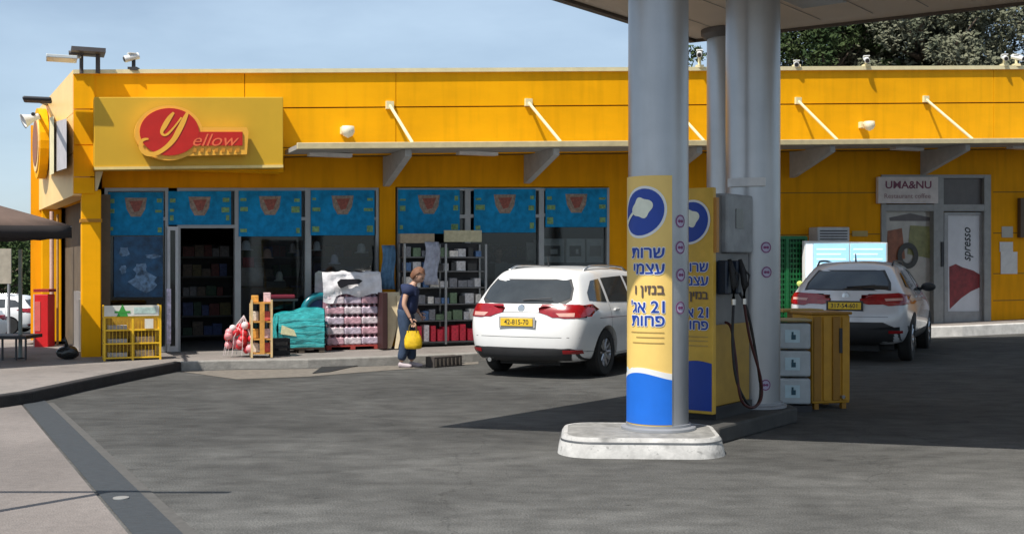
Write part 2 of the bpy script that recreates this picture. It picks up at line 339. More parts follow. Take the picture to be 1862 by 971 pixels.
# ------------------------------------------------ building
bld = thing('service_station_shop', FP(0, 0, .13), 'long yellow flat roofed station shop with blue posters in its glazing', 'building')
T0 = tx(133); T1 = 24.0
def ztop(t):
    x = px_of(t, 0); return EYE + (HY - (128 - .0046 * (x - 140))) / F * fY(t, 0)
def px_of(t, off):
    p = FP(t, off, 0); return CX + p.x / p.y * F
za, zb_ = ztop(T0), ztop(T1)
def zt(t): return za + (zb_ - za) * (t - T0) / (T1 - T0)
aw_o = .9
t515 = tx(517)
ya = lambda x: 272 - .0085 * (x - 520)      # awning outer bottom edge in the picture
zaw0 = fz(ya(520), 520, aw_o); zaw1 = fz(ya(1862), 1862, aw_o); tA0 = tx(520, aw_o); tA1 = tx(1862, aw_o)
def zaw(t): return zaw0 + (zaw1 - zaw0) * (t - tA0) / (tA1 - tA0)
# fascia, in stepped boards with shadow gaps
zl = fz(308, 340, .35)        # lower edge of the left part
bands = [(0, .045, .05), (.045, .44, .0), (.455, .90, .0), (.912, 1.0, .012)]
for bi, (f0, f1, o) in enumerate(bands):
    mb = MB()
    segs = [T0, tx(445), tx(720), 12.0, 18.0, T1] if bi in (1, 2) else [T0, T1]
    for s0, s1 in zip(segs[:-1], segs[1:]):
        lo = lambda t: zaw(t) - .02
        zz = lambda t, f: zt(t) + (lo(t) - zt(t)) * f
        gap = .006 if len(segs) > 2 else 0
        fbox(mb, s0 + gap, s1 - gap, -.28, o, zz(s0, f1), zz(s0, f0) , zz(s1, f1), zz(s1, f0))
    mb.build('fascia_trim' if bi == 0 else 'fascia_board', trimm if bi == 0 else fasciam, bld)
mb = MB(); fbox(mb, T0 + .01, T1, -.3, -.04, zaw(T0) - .02, zt(T0) - .03, zaw(T1) - .02, zt(T1) - .03); mb.build('fascia_backing', M('gap_brown', (.18, .09, .01), .8), bld)
# lower left fascia (below the main band) and corner post
tl = tx(190); mb = MB(); fbox(mb, T0, t515 - .01, -.45, -.003, zl + .03, zaw(T0) - .024, zl + .03, zaw(t515) - .024); mb.build('lower_fascia', fasciam, bld)
mb = MB()
for yb, yt in [(198, 134), (263, 200), (321, 265), (352, 323)]: pbox(mb, 134, 172, yt, yb, -.30, .018)
mb.build('corner_panel', fasciam, bld)
mb = MB(); pbox(mb, 148, 184, 347, 656, -.34, .0); mb.build('corner_pillar', fasciam, bld, bevel=.015)
mb = MB(); pbox(mb, 146, 186, 398, 404, -.36, .012); mb.build('pillar_band', M('band_ochre', (.45, .2, .01), .6), bld)
mb = MB(); mb.add([FP(tx(173), -.02, fz(310, 173)), FP(tx(188), -.02, fz(310, 188)), FP(tx(176), -.02, fz(350, 176)), FP(tx(173), -.02, fz(352, 173)),
                   FP(tx(173), -.3, fz(310, 173)), FP(tx(188), -.3, fz(310, 188)), FP(tx(176), -.3, fz(350, 176)), FP(tx(173), -.3, fz(352, 173))],
                  [(3, 2, 1, 0), (4, 5, 6, 7), (0, 1, 5, 4), (1, 2, 6, 5), (2, 3, 7, 6), (3, 0, 4, 7)]); mb.build('corner_gusset', trimm, bld)
# soffits
WO = -.5
mb = MB(); fbox(mb, tx(150), t515 - .02, WO - .1, -.46, zl + .1, zl + .22); mb.build('soffit', wallm, bld)
# lower wall (recessed)
wl = MB()
zh = lambda x, y: fz(y, x, WO)
def wbox(mb, x0, x1, yt, yb, o0=WO - .22, o1=WO, top=None, bot=None):
    t0, t1 = tx(x0, WO), tx(x1, WO)
    zt0 = zh(x0, yt) if top is None else top(t0); zt1 = zh(x1, yt) if top is None else top(t1)
    zb0 = zh(x0, yb) if bot is None else bot(t0); zb1 = zh(x1, yb) if bot is None else bot(t1)
    return fbox(mb, t0, t1, o0, o1, zb0, zt0, zb1, zt1)
ptop = lambda t: (zl + .2) if t < t515 else zaw(t) + .02
pbot = lambda t: pz(FP(t, WO, 0).x, 0) - .05
wbox(wl, 186, 517, 0, 342, top=lambda t: zl + .1)
wbox(wl, 517, 690, 0, 342, top=lambda t: zaw(t) - .01)
wbox(wl, 690, 719, 0, 0, top=lambda t: zaw(t) - .01, bot=pbot)
wbox(wl, 719, 1107, 0, 340, top=lambda t: zaw(t) - .01)
wbox(wl, 1107, 1604, 0, 0, top=lambda t: zaw(t) - .01, bot=pbot)
wbox(wl, 1604, 1802, 0, 320, top=lambda t: zaw(t) - .01)
fbox(wl, tx(1802, WO), T1, WO - .22, WO, pbot(tx(1802, WO)), zaw(tx(1802, WO)) - .01, pbot(T1), zaw(T1) - .01)
wl.build('front_wall', wallm, bld)
mb = MB()  # horizontal cladding joints on the right wall
for y0, y1 in [(352, 350), (428, 424), (504, 497), (556, 545)]:
    for xa, xb in [(1416, 1600), (1806, 1990)]:
        if xa == 1416 and y0 > 430: continue
        f = lambda x: y0 + (y1 - y0) * (x - 1416) / 500
        fbox(mb, tx(xa, WO), tx(xb, WO), WO - .01, WO + .004, fz(f(xa), xa, WO), fz(f(xa) - 1.6, xa, WO), fz(f(xb), xb, WO), fz(f(xb) - 1.6, xb, WO))
mb.build('wall_joint', M('joint_brown', (.22, .11, .01), .8), bld)
# awning with lip, brackets, tie rods
mb = MB(); fbox(mb, t515 + .01, T1, WO - .05, aw_o - .02, zaw(t515) + .0, zaw(t515) + .07, zaw(T1), zaw(T1) + .07)
mb.build('awning_deck', M('awning_grey', (.32, .32, .31), .6), bld)
mb = MB(); fbox(mb, t515 + .012, T1, aw_o - .018, aw_o + .02, zaw(t515) - .0, zaw(t515) + .1, zaw(T1), zaw(T1) + .1)
mb.build('awning_lip', M('lip_cream', (.62, .52, .30), .5), bld, bevel=.01)
def rod(x0, y0, x1, y1, j):
    t1 = tx(x1, aw_o); a = FP(tx(x0), .02, fz(y0, x0)); b = FP(t1, aw_o - .05, zaw(t1) + .09)
    m1 = MB(); m1.tube([a, b], .027, 8); m1.build('tie_rod', trimm, bld)
    m2 = MB(); m2.box(a, (.13, .06, .13), math.atan2(UY, UX)); m2.build('rod_plate', trimm, bld)
    m3 = MB(); tb = tx(x0 + 14, WO); 
    pts = [(aw_o - .12, -.005), (WO + .005, -.005), (WO + .005, -.52), (WO + .12, -.50), (aw_o - .12, -.12)]
    for s in (-.05, .05): pass
    tt = t1 - .05; vs = []
    for s in (-.055, .055):
        for o_, dz in pts: vs.append(FP(tt + s, o_, zaw(tt) + dz))
    m3.add(vs, [(0, 1, 2, 3, 4), (9, 8, 7, 6, 5)] + [(i, (i + 1) % 5, 5 + (i + 1) % 5, 5 + i) for i in range(5)]); m3.build('awning_bracket', M('bracket_grey', (.42, .42, .41), .6), bld)
for j, (x0, y0, x1, y1) in enumerate([(708, 192, 752, 268), (960, 187, 1022, 266), (1215, 186, 1283, 264), (1450, 184, 1526, 262), (1682, 181, 1772, 259)]): rod(x0, y0, x1, y1, j)
for x in (600, 868, 1450 + 200, 1860):
    t = tx(x, .2); m_ = MB(); fbox(m_, t - .35, t + .35, .1, .28, zaw(t) - .06, zaw(t) - .004); m_.build('awning_light', M('strip_light_white', (.7, .68, .66), .4), bld)
# roof + rear + side walls
mb = MB(); cA = FP(T0 + .05, -.29, 0); cB = FP(T1, -.29, 0); cD = Vector((-8.75, 21.5, 0)); cE = FP(1.2, -12, 0); cC = FP(T1, -12, 0)
def rz_(p): t = (p.x - OX) * UX + (p.y - OY) * UY; return zt(t) - .25
poly = [cA, cB, cC, cE, cD]
mb.add([(p.x, p.y, rz_(p) - .15) for p in poly] + [(p.x, p.y, rz_(p)) for p in poly], [(4, 3, 2, 1, 0), (5, 6, 7, 8, 9)] + [(i, (i + 1) % 5, 5 + (i + 1) % 5, 5 + i) for i in range(5)])
mb.build('roof', M('roof_grey', (.3, .29, .27), .9), bld)
def wallseg(mb, a, b, z0, z1, th=.2, z0b=None, z1b=None):
    a = Vector((a[0], a[1], 0)); b = Vector((b[0], b[1], 0)); dd = (b - a).normalized(); nn = Vector((-dd.y, dd.x, 0)) * th
    z0b = z0 if z0b is None else z0b; z1b = z1 if z1b is None else z1b
    return mb.hexa([a + Vector((0, 0, z0)), b + Vector((0, 0, z0b)), b + nn + Vector((0, 0, z0b)), a + nn + Vector((0, 0, z0)), a + Vector((0, 0, z1)), b + Vector((0, 0, z1b)), b + nn + Vector((0, 0, z1b)), a + nn + Vector((0, 0, z1))])
mb = MB(); wallseg(mb, cC, cE, 0, rz_(cC) - .16, -.2, 0, rz_(cE) - .16); wallseg(mb, cE, cD, 0, rz_(cE) - .16, -.2); wallseg(mb, FP(T1, -.75, 0), cC, 0, rz_(cC) - .16, .2)
mb.build('rear_wall', wallm, bld)
# left side: upper fascia, recessed wall, far pillar
S0 = FP(T0 - .005, .0, 0); S1 = Vector((-8.86, 21.6, 0))
mb = MB(); zs1 = EYE + (HY - 199) / F * 21.6
for f0, f1 in [(0.0, .34), (.346, .66), (.667, 1.0)]:
    za0, za1 = zt(T0) - .0, 2.56; hi = za0 + (za1 - za0) * f0; lo = za0 + (za1 - za0) * f1; hi1 = zs1 + (2.54 - zs1) * f0; lo1 = zs1 + (2.54 - zs1) * f1
    wallseg(mb, S0, S1, lo, hi, -.25, lo1, hi1)
mb.build('side_fascia', sidem, bld)
sd_ = (S1 - S0).normalized(); sn = Vector((sd_.y, -sd_.x, 0))   # inward
if sn.x < 0: sn = -sn
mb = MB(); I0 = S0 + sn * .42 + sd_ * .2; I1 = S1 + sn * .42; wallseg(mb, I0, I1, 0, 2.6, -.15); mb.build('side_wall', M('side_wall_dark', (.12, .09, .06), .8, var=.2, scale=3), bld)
mb = MB(); mb.add([(p.x, p.y, z) for z in (2.58, 2.66) for p in (S0 + sn * .26, S1 + sn * .26, S1 + sn * .6, S0 + sn * .40)], [(3, 2, 1, 0), (4, 5, 6, 7), (0, 1, 5, 4), (1, 2, 6, 5), (2, 3, 7, 6), (3, 0, 4, 7)]); mb.build('side_soffit', wallm, bld)
mb = MB(); c = S1 - sd_ * .28 + sn * .2; mb.box((c.x, c.y, 1.33), (.34, .4, 2.44), math.atan2(UY, UX)); mb.build('side_pillar', fasciam, bld, bevel=.015)
mb = MB(); c = S0 + sd_ * 2.2 + sn * .38; mb.box((c.x, c.y, .6), (.06, .9, .95), math.atan2(sd_.y, sd_.x) - R(90)); mb.build('service_hatch', M('hatch_grey', (.25, .24, .23), .6), bld)
# interior: floor, back wall, ceiling
zfl = .135
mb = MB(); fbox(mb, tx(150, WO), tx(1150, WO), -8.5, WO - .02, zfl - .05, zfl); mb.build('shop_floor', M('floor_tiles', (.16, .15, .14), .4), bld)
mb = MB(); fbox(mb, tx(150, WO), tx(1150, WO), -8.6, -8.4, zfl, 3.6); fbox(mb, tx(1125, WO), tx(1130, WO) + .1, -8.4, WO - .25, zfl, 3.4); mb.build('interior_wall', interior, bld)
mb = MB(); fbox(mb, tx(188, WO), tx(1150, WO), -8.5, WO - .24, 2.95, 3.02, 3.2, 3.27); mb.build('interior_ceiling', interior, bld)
# glazing: bays, each a window with frame and pane
zb_in = lambda x: pz(FP(tx(x, WO), WO, 0).x, 0) + .01
def bay(x0, x1, door=False, ytop=342, ytr=None, fr=4.0):
    fm = MB(); o0, o1 = WO - .12, WO + .02
    t0, t1 = tx(x0, WO), tx(x1, WO); wd = .05
    zT0, zT1 = zh(x0, ytop) , zh(x1, ytop); zB = zb_in(x0)
    fbox(fm, t0, t0 + wd, o0, o1, zB, zT0); fbox(fm, t1 - wd, t1, o0, o1, zB, zT1)
    fbox(fm, t0 + wd, t1 - wd, o0, o1 - .003, zT0 - .05, zT0, zT1 - .05, zT1)
    if ytr: fbox(fm, t0 + wd, t1 - wd, o0, o1 - .003, zh(x0, ytr + 3), zh(x0, ytr - 3), zh(x1, ytr + 3), zh(x1, ytr - 3))
    if not door: fbox(fm, t0 + wd, t1 - wd, o0, o1 - .003, zB, zB + .09)
    f = fm.build('entrance_frame' if door else 'window', alu, bld)
    pm = MB(); zz = zh(x0, ytr) if door else zB + .09
    fbox(pm, t0 + wd, t1 - wd, WO - .05, WO - .042, zz, zT0 - .05, zh(x1, ytr) if door else zB + .09, zT1 - .05); pm.build('pane', glassm, f)
    return f
bays = [(190, 306, 0, 398), (322, 432, 1, 412), (432, 560, 0, 398), (560, 688, 0, 398), (722, 850, 0, 394), (850, 984, 0, 393), (984, 1107, 0, 391)]
for x0, x1, d_, tr in bays: bay(x0, x1, bool(d_), ytr=tr)
# sliding door leaf parked left of the opening
mb = MB(); t0, t1 = tx(304, WO + .1), tx(324, WO + .1); zt_ = fz(412, 310, WO + .1)
fbox(mb, t0, t0 + .045, WO + .06, WO + .12, zfl + .01, zt_); fbox(mb, t1 - .045, t1, WO + .06, WO + .12, zfl + .01, zt_); fbox(mb, t0 + .045, t1 - .045, WO + .062, WO + .118, zt_ - .06, zt_); fbox(mb, t0 + .045, t1 - .045, WO + .062, WO + .118, zfl + .01, zfl + .1)
dl = mb.build('sliding_door', M('door_aluminium', (.42, .42, .44), .35, .5), bld)
mb = MB(); fbox(mb, t0 + .045, t1 - .045, WO + .085, WO + .093, zfl + .1, zt_ - .06); mb.build('pane', glassm, dl)
mb = MB(); pbox(mb, 303, 311, 525, 625, WO + .122, WO + .13); mb.build('door_sticker', M('sticker_pale', (.55, .5, .62), .5, var=.5, scale=14), dl)
# blue posters
posters = [(197, 297, 350, 428, 'blue poster above the newspaper stand, leftmost in the glazing'), (306, 420, 348, 409, 'blue poster over the open shop doorway'), (434, 548, 347, 430, 'blue poster in the bay right of the doorway'), (565, 681, 346, 428, 'blue poster above the wrapped bottle stack'), (724, 836, 345, 425, 'blue poster above the walking person'), (862, 974, 344, 423, 'blue poster above the roof of the nearer white car'), (992, 1104, 343, 413, 'blue poster above the grey vending machines, rightmost in the glazing')]
tan_m = M('poster_tan', (.26, .20, .16), .5, var=.45, scale=20); brick = M('poster_brick', (.26, .07, .05), .5, var=.4, scale=24); lime = M('poster_lime', (.16, .30, .12), .5, var=.5, scale=26); pale = M('poster_pale', (.25, .45, .55), .5, var=.3, scale=12)
for x0, x1, y0, y1, lab in posters:
    P = thing('window_poster', FP(tx((x0 + x1) / 2, WO + .04), WO + .04, fz(y1, (x0 + x1) / 2, WO + .04)), lab, 'poster', 'blue posters along the shop windows')
    o = WO + .03
    mb = MB(); pbox(mb, x0, x1, y0, y1, o, o + .008); mb.build('sheet', tealposter, P)
    cx = (x0 + x1) / 2
    mb = MB(); pp = [(cx - 20, y0 + 10), (cx + 20, y0 + 10), (cx + 17, y0 + 30), (cx + 9, y0 + 44), (cx - 9, y0 + 44), (cx - 17, y0 + 30)]
    mb.add([FP(tx(x, o + .012), o + .012, fz(y, x, o + .012)) for x, y in pp], [tuple(range(6))]); mb.build('emblem', tan_m, P)
    mb = MB(); pp = [(cx - 12, y0 + 16), (cx + 13, y0 + 15), (cx + 6, y0 + 34), (cx - 3, y0 + 36)]
    mb.add([FP(tx(x, o + .016), o + .016, fz(y, x, o + .016)) for x, y in pp], [tuple(range(4))]); mb.build('emblem_heart', brick, P)
    mb = MB()
    for s, xe in ((1, x0 + 3), (-1, x1 - 3)):
        for yy, hh, ww in ((y0 + 14, 6, 9), (y0 + 30, 9, 12), (y1 - 15, 9, 9)):
            xa, xb = sorted((xe, xe + s * ww * random.uniform(.6, 1.5))); pbox(mb, xa, xb, yy + random.uniform(-3, 3), yy + hh * random.uniform(.7, 1.1), o + .01, o + .013)
    mb.build('marks', lime, P)
# long blue hanging display in the leftmost bay
P = thing('hanging_banner', FP(tx(250, WO + .05), WO + .05, fz(540, 250, WO)), 'long blue banner with pale figures hanging behind the newspaper stand', 'banner')
mb = MB(); pbox(mb, 207, 296, 430, 540, WO + .03, WO + .038); mb.build('sheet', M('banner_blue_dark', (.012, .07, .16), .5, var=.6, scale=5), P)
mb = MB(); 
for x, y, a, b in [(226, 458, 9, 9), (224, 490, 6, 8), (262, 512, 24, 18), (256, 490, 12, 12), (278, 466, 13, 4)]:
    o = WO + .042; mb.add([FP(tx(x + a * (1 + .25 * math.sin(k * 2.3 + x)) * math.cos(6.283 * k / 14), o), o, fz(y + b * (1 + .2 * math.sin(k * 1.7 + y)) * math.sin(6.283 * k / 14), x, o)) for k in range(14)], [tuple(range(14))])
mb.build('printed_figures', M('figure_blue', (.12, .22, .36), .5, var=.7, scale=11), P)
# ------------------------------------------------ shop sign
so_ = .35
S = thing('shop_sign', FP(tx(340, so_), so_, zl), 'gold sign board with a red disc and script lettering on the yellow fascia', 'sign')
mb = MB(); pbox(mb, 171, 515, 177, 309, .01, so_, 177, 305); mb.build('sign_board', signm, S, bevel=.01)
mb = MB(); pbox(mb, 171, 515, 304, 309, so_ + .001, so_ + .02, 300, 305); mb.build('sign_lip', M('sign_lip', (.80, .62, .25), .5), S)
lo = so_ + .16
def sp(x, y, o): return FP(tx(x, o), o, fz(y, x, o))
def plate(mb, pts, o0, o1):
    n = len(pts); return mb.add([sp(x, y, o1) for x, y in pts] + [FP(tx(x, o1), o0, fz(y, x, o1)) for x, y in pts], [tuple(range(n)), tuple(reversed(range(n, 2 * n)))] + [(i, n + i, n + (i + 1) % n, (i + 1) % n) for i in range(n)])
def keyhole(g):
    pts = []
    cx, cy, rx, ry = 307, 240, 55 + g, 43 + g
    a0 = math.atan2(-(6) / ry, 1)
    for k in range(41):
        a = R(-12) - (R(360 - 60)) * k / 40
        pts.append((cx + rx * math.cos(a), cy + ry * math.sin(a)))
    # bar
    pts += [(352 - g * .2, 266 + (16 if g > 4 else 0)), (441 + g, 266 + (16 if g > 4 else 0)), (441 + g, 238 - g), (362, 238 - g)]
    return pts
# outline plate (yellow), red plate
def oval(cx, cy, rx, ry, n=44): return [(cx + rx * math.cos(6.28318 * k / n), cy + ry * math.sin(6.28318 * k / n)) for k in range(n)]
mb = MB(); plate(mb, oval(307, 242, 62, 50), so_ + .05, lo); plate(mb, [(330, 232), (449, 232), (452, 240), (449, 281), (330, 284)], so_ + .05, lo - .003); mb.build('logo_backing', logoy, S)
mb = MB(); plate(mb, oval(308, 240, 54, 43), lo, lo + .02); plate(mb, [(345, 240), (441, 240), (441, 265), (345, 265)], lo, lo + .018); mb.build('logo_face', redm, S)
mb = MB()
def stroke(mb, pts, wds, o):
    n = len(pts); Lp = []; Rp = []
    for i, (x, y) in enumerate(pts):
        a = pts[max(i - 1, 0)]; b = pts[min(i + 1, n - 1)]; dx, dy = b[0] - a[0], b[1] - a[1]; l = math.hypot(dx, dy); nx_, ny_ = -dy / l, dx / l; w_ = wds[i] / 2
        Lp.append((x + nx_ * w_, y + ny_ * w_)); Rp.append((x - nx_ * w_, y - ny_ * w_))
    vs = [sp(x, y, o) for x, y in Lp + Rp]; mb.add(vs, [(i, i + 1, n + i + 1, n + i) for i in range(n - 1)])
def spl(P, m=8):
    outp = []
    for i in range(len(P) - 1):
        p0 = P[max(i - 1, 0)]; p1 = P[i]; p2 = P[i + 1]; p3 = P[min(i + 2, len(P) - 1)]
        for k in range(m):
            t = k / m; outp.append(tuple(.5 * (2 * p1[j] + (p2[j] - p0[j]) * t + (2 * p0[j] - 5 * p1[j] + 4 * p2[j] - p3[j]) * t * t + (3 * p1[j] - p0[j] - 3 * p2[j] + p3[j]) * t ** 3) for j in range(len(p1))))
    outp.append(tuple(P[-1])); return outp
yfill = lo + .026
q = spl([(316, 205, 4), (308, 215, 8), (300, 228, 9), (294, 240, 6), (298, 246, 4), (306, 243, 4), (318, 230, 3), (330, 214, 3)]); stroke(mb, [(a[0], a[1]) for a in q], [a[2] for a in q], yfill)
q = spl([(341, 205, 5), (334, 220, 9), (325, 238, 10), (315, 255, 9), (300, 270, 8), (282, 280, 8), (266, 279, 9), (257, 270, 8), (256, 259, 7), (262, 254, 5), (270, 253, 3)]); stroke(mb, [(a[0], a[1]) for a in q], [a[2] for a in q], yfill)
mb.build('script_letter', logoy, S)
salmon = M('logo_salmon', (.85, .16, .06), .5)
mb = MB(); vs, fs = text_geo('ellow', 32, 0, 0, shear=.35, sx=1.15)
mb.add([sp(388 + v.x * 1.02, 256 - v.y, yfill - .004) for v in vs], fs)
mb.build('script_letters', salmon, S)
mb = MB()
for i in range(7): plate(mb, [(352 + i * 13, 270), (358 + i * 13, 270), (357 + i * 13, 277), (351 + i * 13, 277)], lo, lo + .012)
mb.build('small_print', M('logo_orange', (.6, .25, .02), .5), S)
# side sign (round) + white box on the side fascia
def SP(s, z, o): return S0 + sd_ * s - sn * o + Vector((0, 0, z))
def sside(x, y, o=0):   # pixel on side fascia
    a = (x - CX) / F; b = S0 - sn * o; s = (a * b.y - b.x) / (sd_.x - a * sd_.y); Y = b.y + sd_.y * s; return b + sd_ * s + Vector((0, 0, EYE + (HY - y) / F * Y))
V = thing('wall_box', sside(112, 310, .1), 'flat white lightbox on the left side fascia, grey panel at its edge', 'light box')
mb = MB(); vs = [sside(x, y, o) for o in (.02, .22) for x, y in [(121, 306), (99, 313), (99, 222), (121, 216)]]; mb.add(vs, [(0, 1, 2, 3), (7, 6, 5, 4)] + [(i, (i + 1) % 4, 4 + (i + 1) % 4, 4 + i) for i in range(4)]); mb.build('housing', M('box_lilac', (.5, .47, .48), .5), V)
mb = MB(); vs = [sside(x, y, o) for o in (.03, .26) for x, y in [(98, 316), (90, 319), (90, 214), (98, 212)]]; mb.add(vs, [(0, 1, 2, 3), (7, 6, 5, 4)] + [(i, (i + 1) % 4, 4 + (i + 1) % 4, 4 + i) for i in range(4)]); mb.build('edge_frame', M('cream_bright', (.8, .7, .4), .5), V)
V = thing('round_wall_sign', sside(82, 320, .1), 'round yellow disc sign with brown ring at the far end of the side fascia', 'sign')
mb = MB(); c = sside(82, 262, .02); cc = sside(82, 262, .14)
mb.lathe([(.0, 0), (.62, 0), (.62, .14), (0, .14)], c, 28, axis=-sn); mb.build('disc', fasciam, V)
mb = MB(); mb.lathe([(.0, .141), (.5, .141), (.5, .16), (0, .16)], c, 28, axis=-sn); mb.build('disc_face', sidem, V)
mb = MB(); mb.lathe([(.26, .161), (.40, .161), (.40, .17), (.26, .17)], c, 28, axis=-sn); mb.build('disc_ring', M('ring_brown', (.30, .10, .03), .5), V)
# ------------------------------------------------ roof gear
def floodlight(x, yb, ytop_, xh, yh, lab, side=False):
    p = FP(tx(x), -.05, zt(tx(x)) - .02) if not side else sside(x, yb, 0)
    T = thing('floodlight', p, lab, 'floodlight', 'lamps on the roof edge')
    return T, p
T, p = floodlight(165, 130, 92, 0, 0, 'flat white floodlight on a dark square bracket above the sign, left roof corner')
w_ = lambda x, y, o=.05: FP(tx(x, o), o, fz(y, x, o))
mb = MB(); mb.tube([w_(148, 134), w_(148, 97)], .03); mb.tube([w_(178, 134), w_(178, 97)], .035); mb.tube([w_(125, 97), w_(184, 96)], .035); mb.box(w_(160, 95), (.48, .5, .06), math.atan2(UY, UX)); mb.build('bracket', M('bracket_brown', (.08, .07, .07), .6), T)
mb = MB(); h = w_(112, 107, .45); mb.box(h, (.42, .4, .05), math.atan2(UY, UX)); mb.tube([w_(146, 104, .1), h], .025); mb.build('lamp_head', M('lamp_pale', (.62, .64, .62), .3, .2), T, bevel=.02)
T = thing('floodlight', sside(75, 200), 'dark floodlight on a short arm at the far end of the side roof edge', 'floodlight', 'lamps on the roof edge')
mb = MB(); a = sside(84, 190, .0); b = sside(68, 182, .75); mb.tube([a, b], .03); mb.build('arm', darkm, T)
mb = MB(); mb.box(b, (.34, .3, .05), R(20)); mb.build('lamp_head', darkm, T, bevel=.02)
T = thing('loudspeaker', sside(75, 212), 'white horn loudspeaker on a bracket below the side lamp', 'loudspeaker')
a = sside(76, 212, .0); b = sside(60, 208, .45); mb = MB(); mb.tube([a, b], .03); mb.build('bracket', darkm, T)
mb = MB(); mb.lathe([(.05, 0), (.05, .08), (.11, .24), (.12, .25), (.09, .23), (.03, .10)], b + Vector((.05, .1, -.02)), 16, axis=Vector((-.7, -.5, -.35))); mb.build('horn', whitem, T, smooth=True)
def camera_dev(x, yb, lab, o=.0, h=.28, ln=.36, two=False, az=-100):
    ln *= .62; h *= .8
    t = tx(x, o); base = FP(t, o, zt(t) - .01)
    T = thing('security_camera', base, lab, 'camera', 'security cameras on the building')
    mb = MB(); mb.tube([base, base + Vector((0, 0, h))], .03); mb.box(base + Vector((0, 0, .02)), (.14, .14, .05)); mb.build('post', trimm if x > 400 else darkm, T)
    mb = MB(); d_ = Vector((math.cos(R(az)), math.sin(R(az)), -.35)).normalized(); c = base + Vector((0, 0, h + .03)); mb.cyl(c - d_ * ln * .35, c + d_ * ln * .65, .052, 14); mb.box(c + Vector((0, 0, .06)) + d_ * .03, (.12, .12, .015), R(az)); mb.build('camera_body', whitem, T, smooth=2)
    mb = MB(); mb.cyl(c + d_ * ln * .655, c + d_ * (ln * .655 + .01), .038, 14); mb.build('lens', darkm, T)
    return T
camera_dev(243, 118, 'small dark backed camera on the roof edge right above the gold sign', h=.22, az=-150)
camera_dev(1575, 112, 'white camera on the roof edge below the trees, alone between the pairs', h=.16, ln=.5)
camera_dev(1448, 118, 'small white camera low on the roof edge beside the grey column', h=.05, ln=.25)
camera_dev(1272, 104, 'white camera on the roof edge seen between the grey columns', h=.3, ln=.5)
camera_dev(1826, 108, 'left camera of the white pair at the right end of the roof edge', h=.2, ln=.45)
camera_dev(1848, 106, 'right camera of the white pair at the right end of the roof edge', h=.2, ln=.45, az=-60)
for x, y, lab in ((626, 243, 'small dome camera on the yellow fascia just right of the gold sign'), (1566, 232, 'small dome camera on the yellow fascia between the right tie rods')):
    c = FP(tx(x), .02, fz(y, x)); T = thing('dome_camera', c, lab, 'camera', 'security cameras on the building')
    mb = MB(); mb.box(c + Vector((0, 0, .04)), (.14, .12, .12), math.atan2(UY, UX)); mb.build('wall_plate', trimm, T, bevel=.01)
    c2 = c + Vector((NX, NY, 0)) * .22; mb = MB(); mb.tube([c + Vector((0, 0, .06)), c2 + Vector((0, 0, .06))], .03); mb.lathe([(.0, .1), (.10, .09), (.11, 0), (.08, -.06), (0, -.10)], c2, 16); mb.build('dome', M('dome_cream', (.75, .68, .5), .3), T, smooth=True)
# ------------------------------------------------ right entrance
E = thing('glazed_entrance', FP(tx(1700, WO), WO, pz(9, 22)), 'grey framed glazed entrance with poster door at the right end of the shop wall', 'entrance')
fm = MB(); eb = lambda x: 585
def eb_(x): return pz(FP(tx(x, WO), WO, 0).x, 0) + .0
def ebox(mb, x0, x1, yt, yb, o0, o1):
    t0, t1 = tx(x0, o1), tx(x1, o1)
    z0 = eb_(x0) if yb is None else fz(yb, x0, o1); z0b = eb_(x1) if yb is None else fz(yb, x1, o1)
    return fbox(mb, t0, t1, o0, o1, z0, fz(yt, x0, o1), z0b, fz(yt, x1, o1))
for x0, x1 in ((1603, 1612), (1698, 1716), (1790, 1802)): ebox(fm, x0, x1, 318, None, WO - .2, WO + .03)
for yt, yb, xa, xb in ((318, 324, 1612, 1698), (372, 384, 1612, 1698), (372, 384, 1716, 1790), (318, 324, 1716, 1790)): ebox(fm, xa, xb, yt, yb, WO - .19, WO + .026)
fm.build('frame', M('frame_grey', (.28, .27, .26), .5, .3), E)
mb = MB(); ebox(mb, 1716, 1790, 324, 372, WO - .1, WO - .05); mb.build('transom', M('transom_dark', (.10, .085, .08), .4), E)
mb = MB(); ebox(mb, 1597, 1706, 322, 370, WO + .03, WO + .10); nb_ = mb.build('name_board', M('name_board_white', (.62, .55, .52), .5), E)
mb = MB()
def ftext(mb, body, x, y, size, o, m=0, sx=1, off=0): # size in px at that place
    vs, fs = text_geo(body, size, 0, off, sx=sx); mb.add([FP(tx(x + v.x, o), o, fz(y - v.y, x + v.x, o)) for v in vs], fs)
ftext(mb, 'UMA&NU', 1652, 337, 19, WO + .105, sx=1.05, off=.4); mb.build('name_lettering', M('plum', (.18, .03, .07), .5), nb_)
mb = MB(); ftext(mb, 'Restaurant coffee', 1650, 357, 12, WO + .105, off=.1); mb.build('small_lettering', M('plum_pale', (.33, .2, .2), .5), nb_)
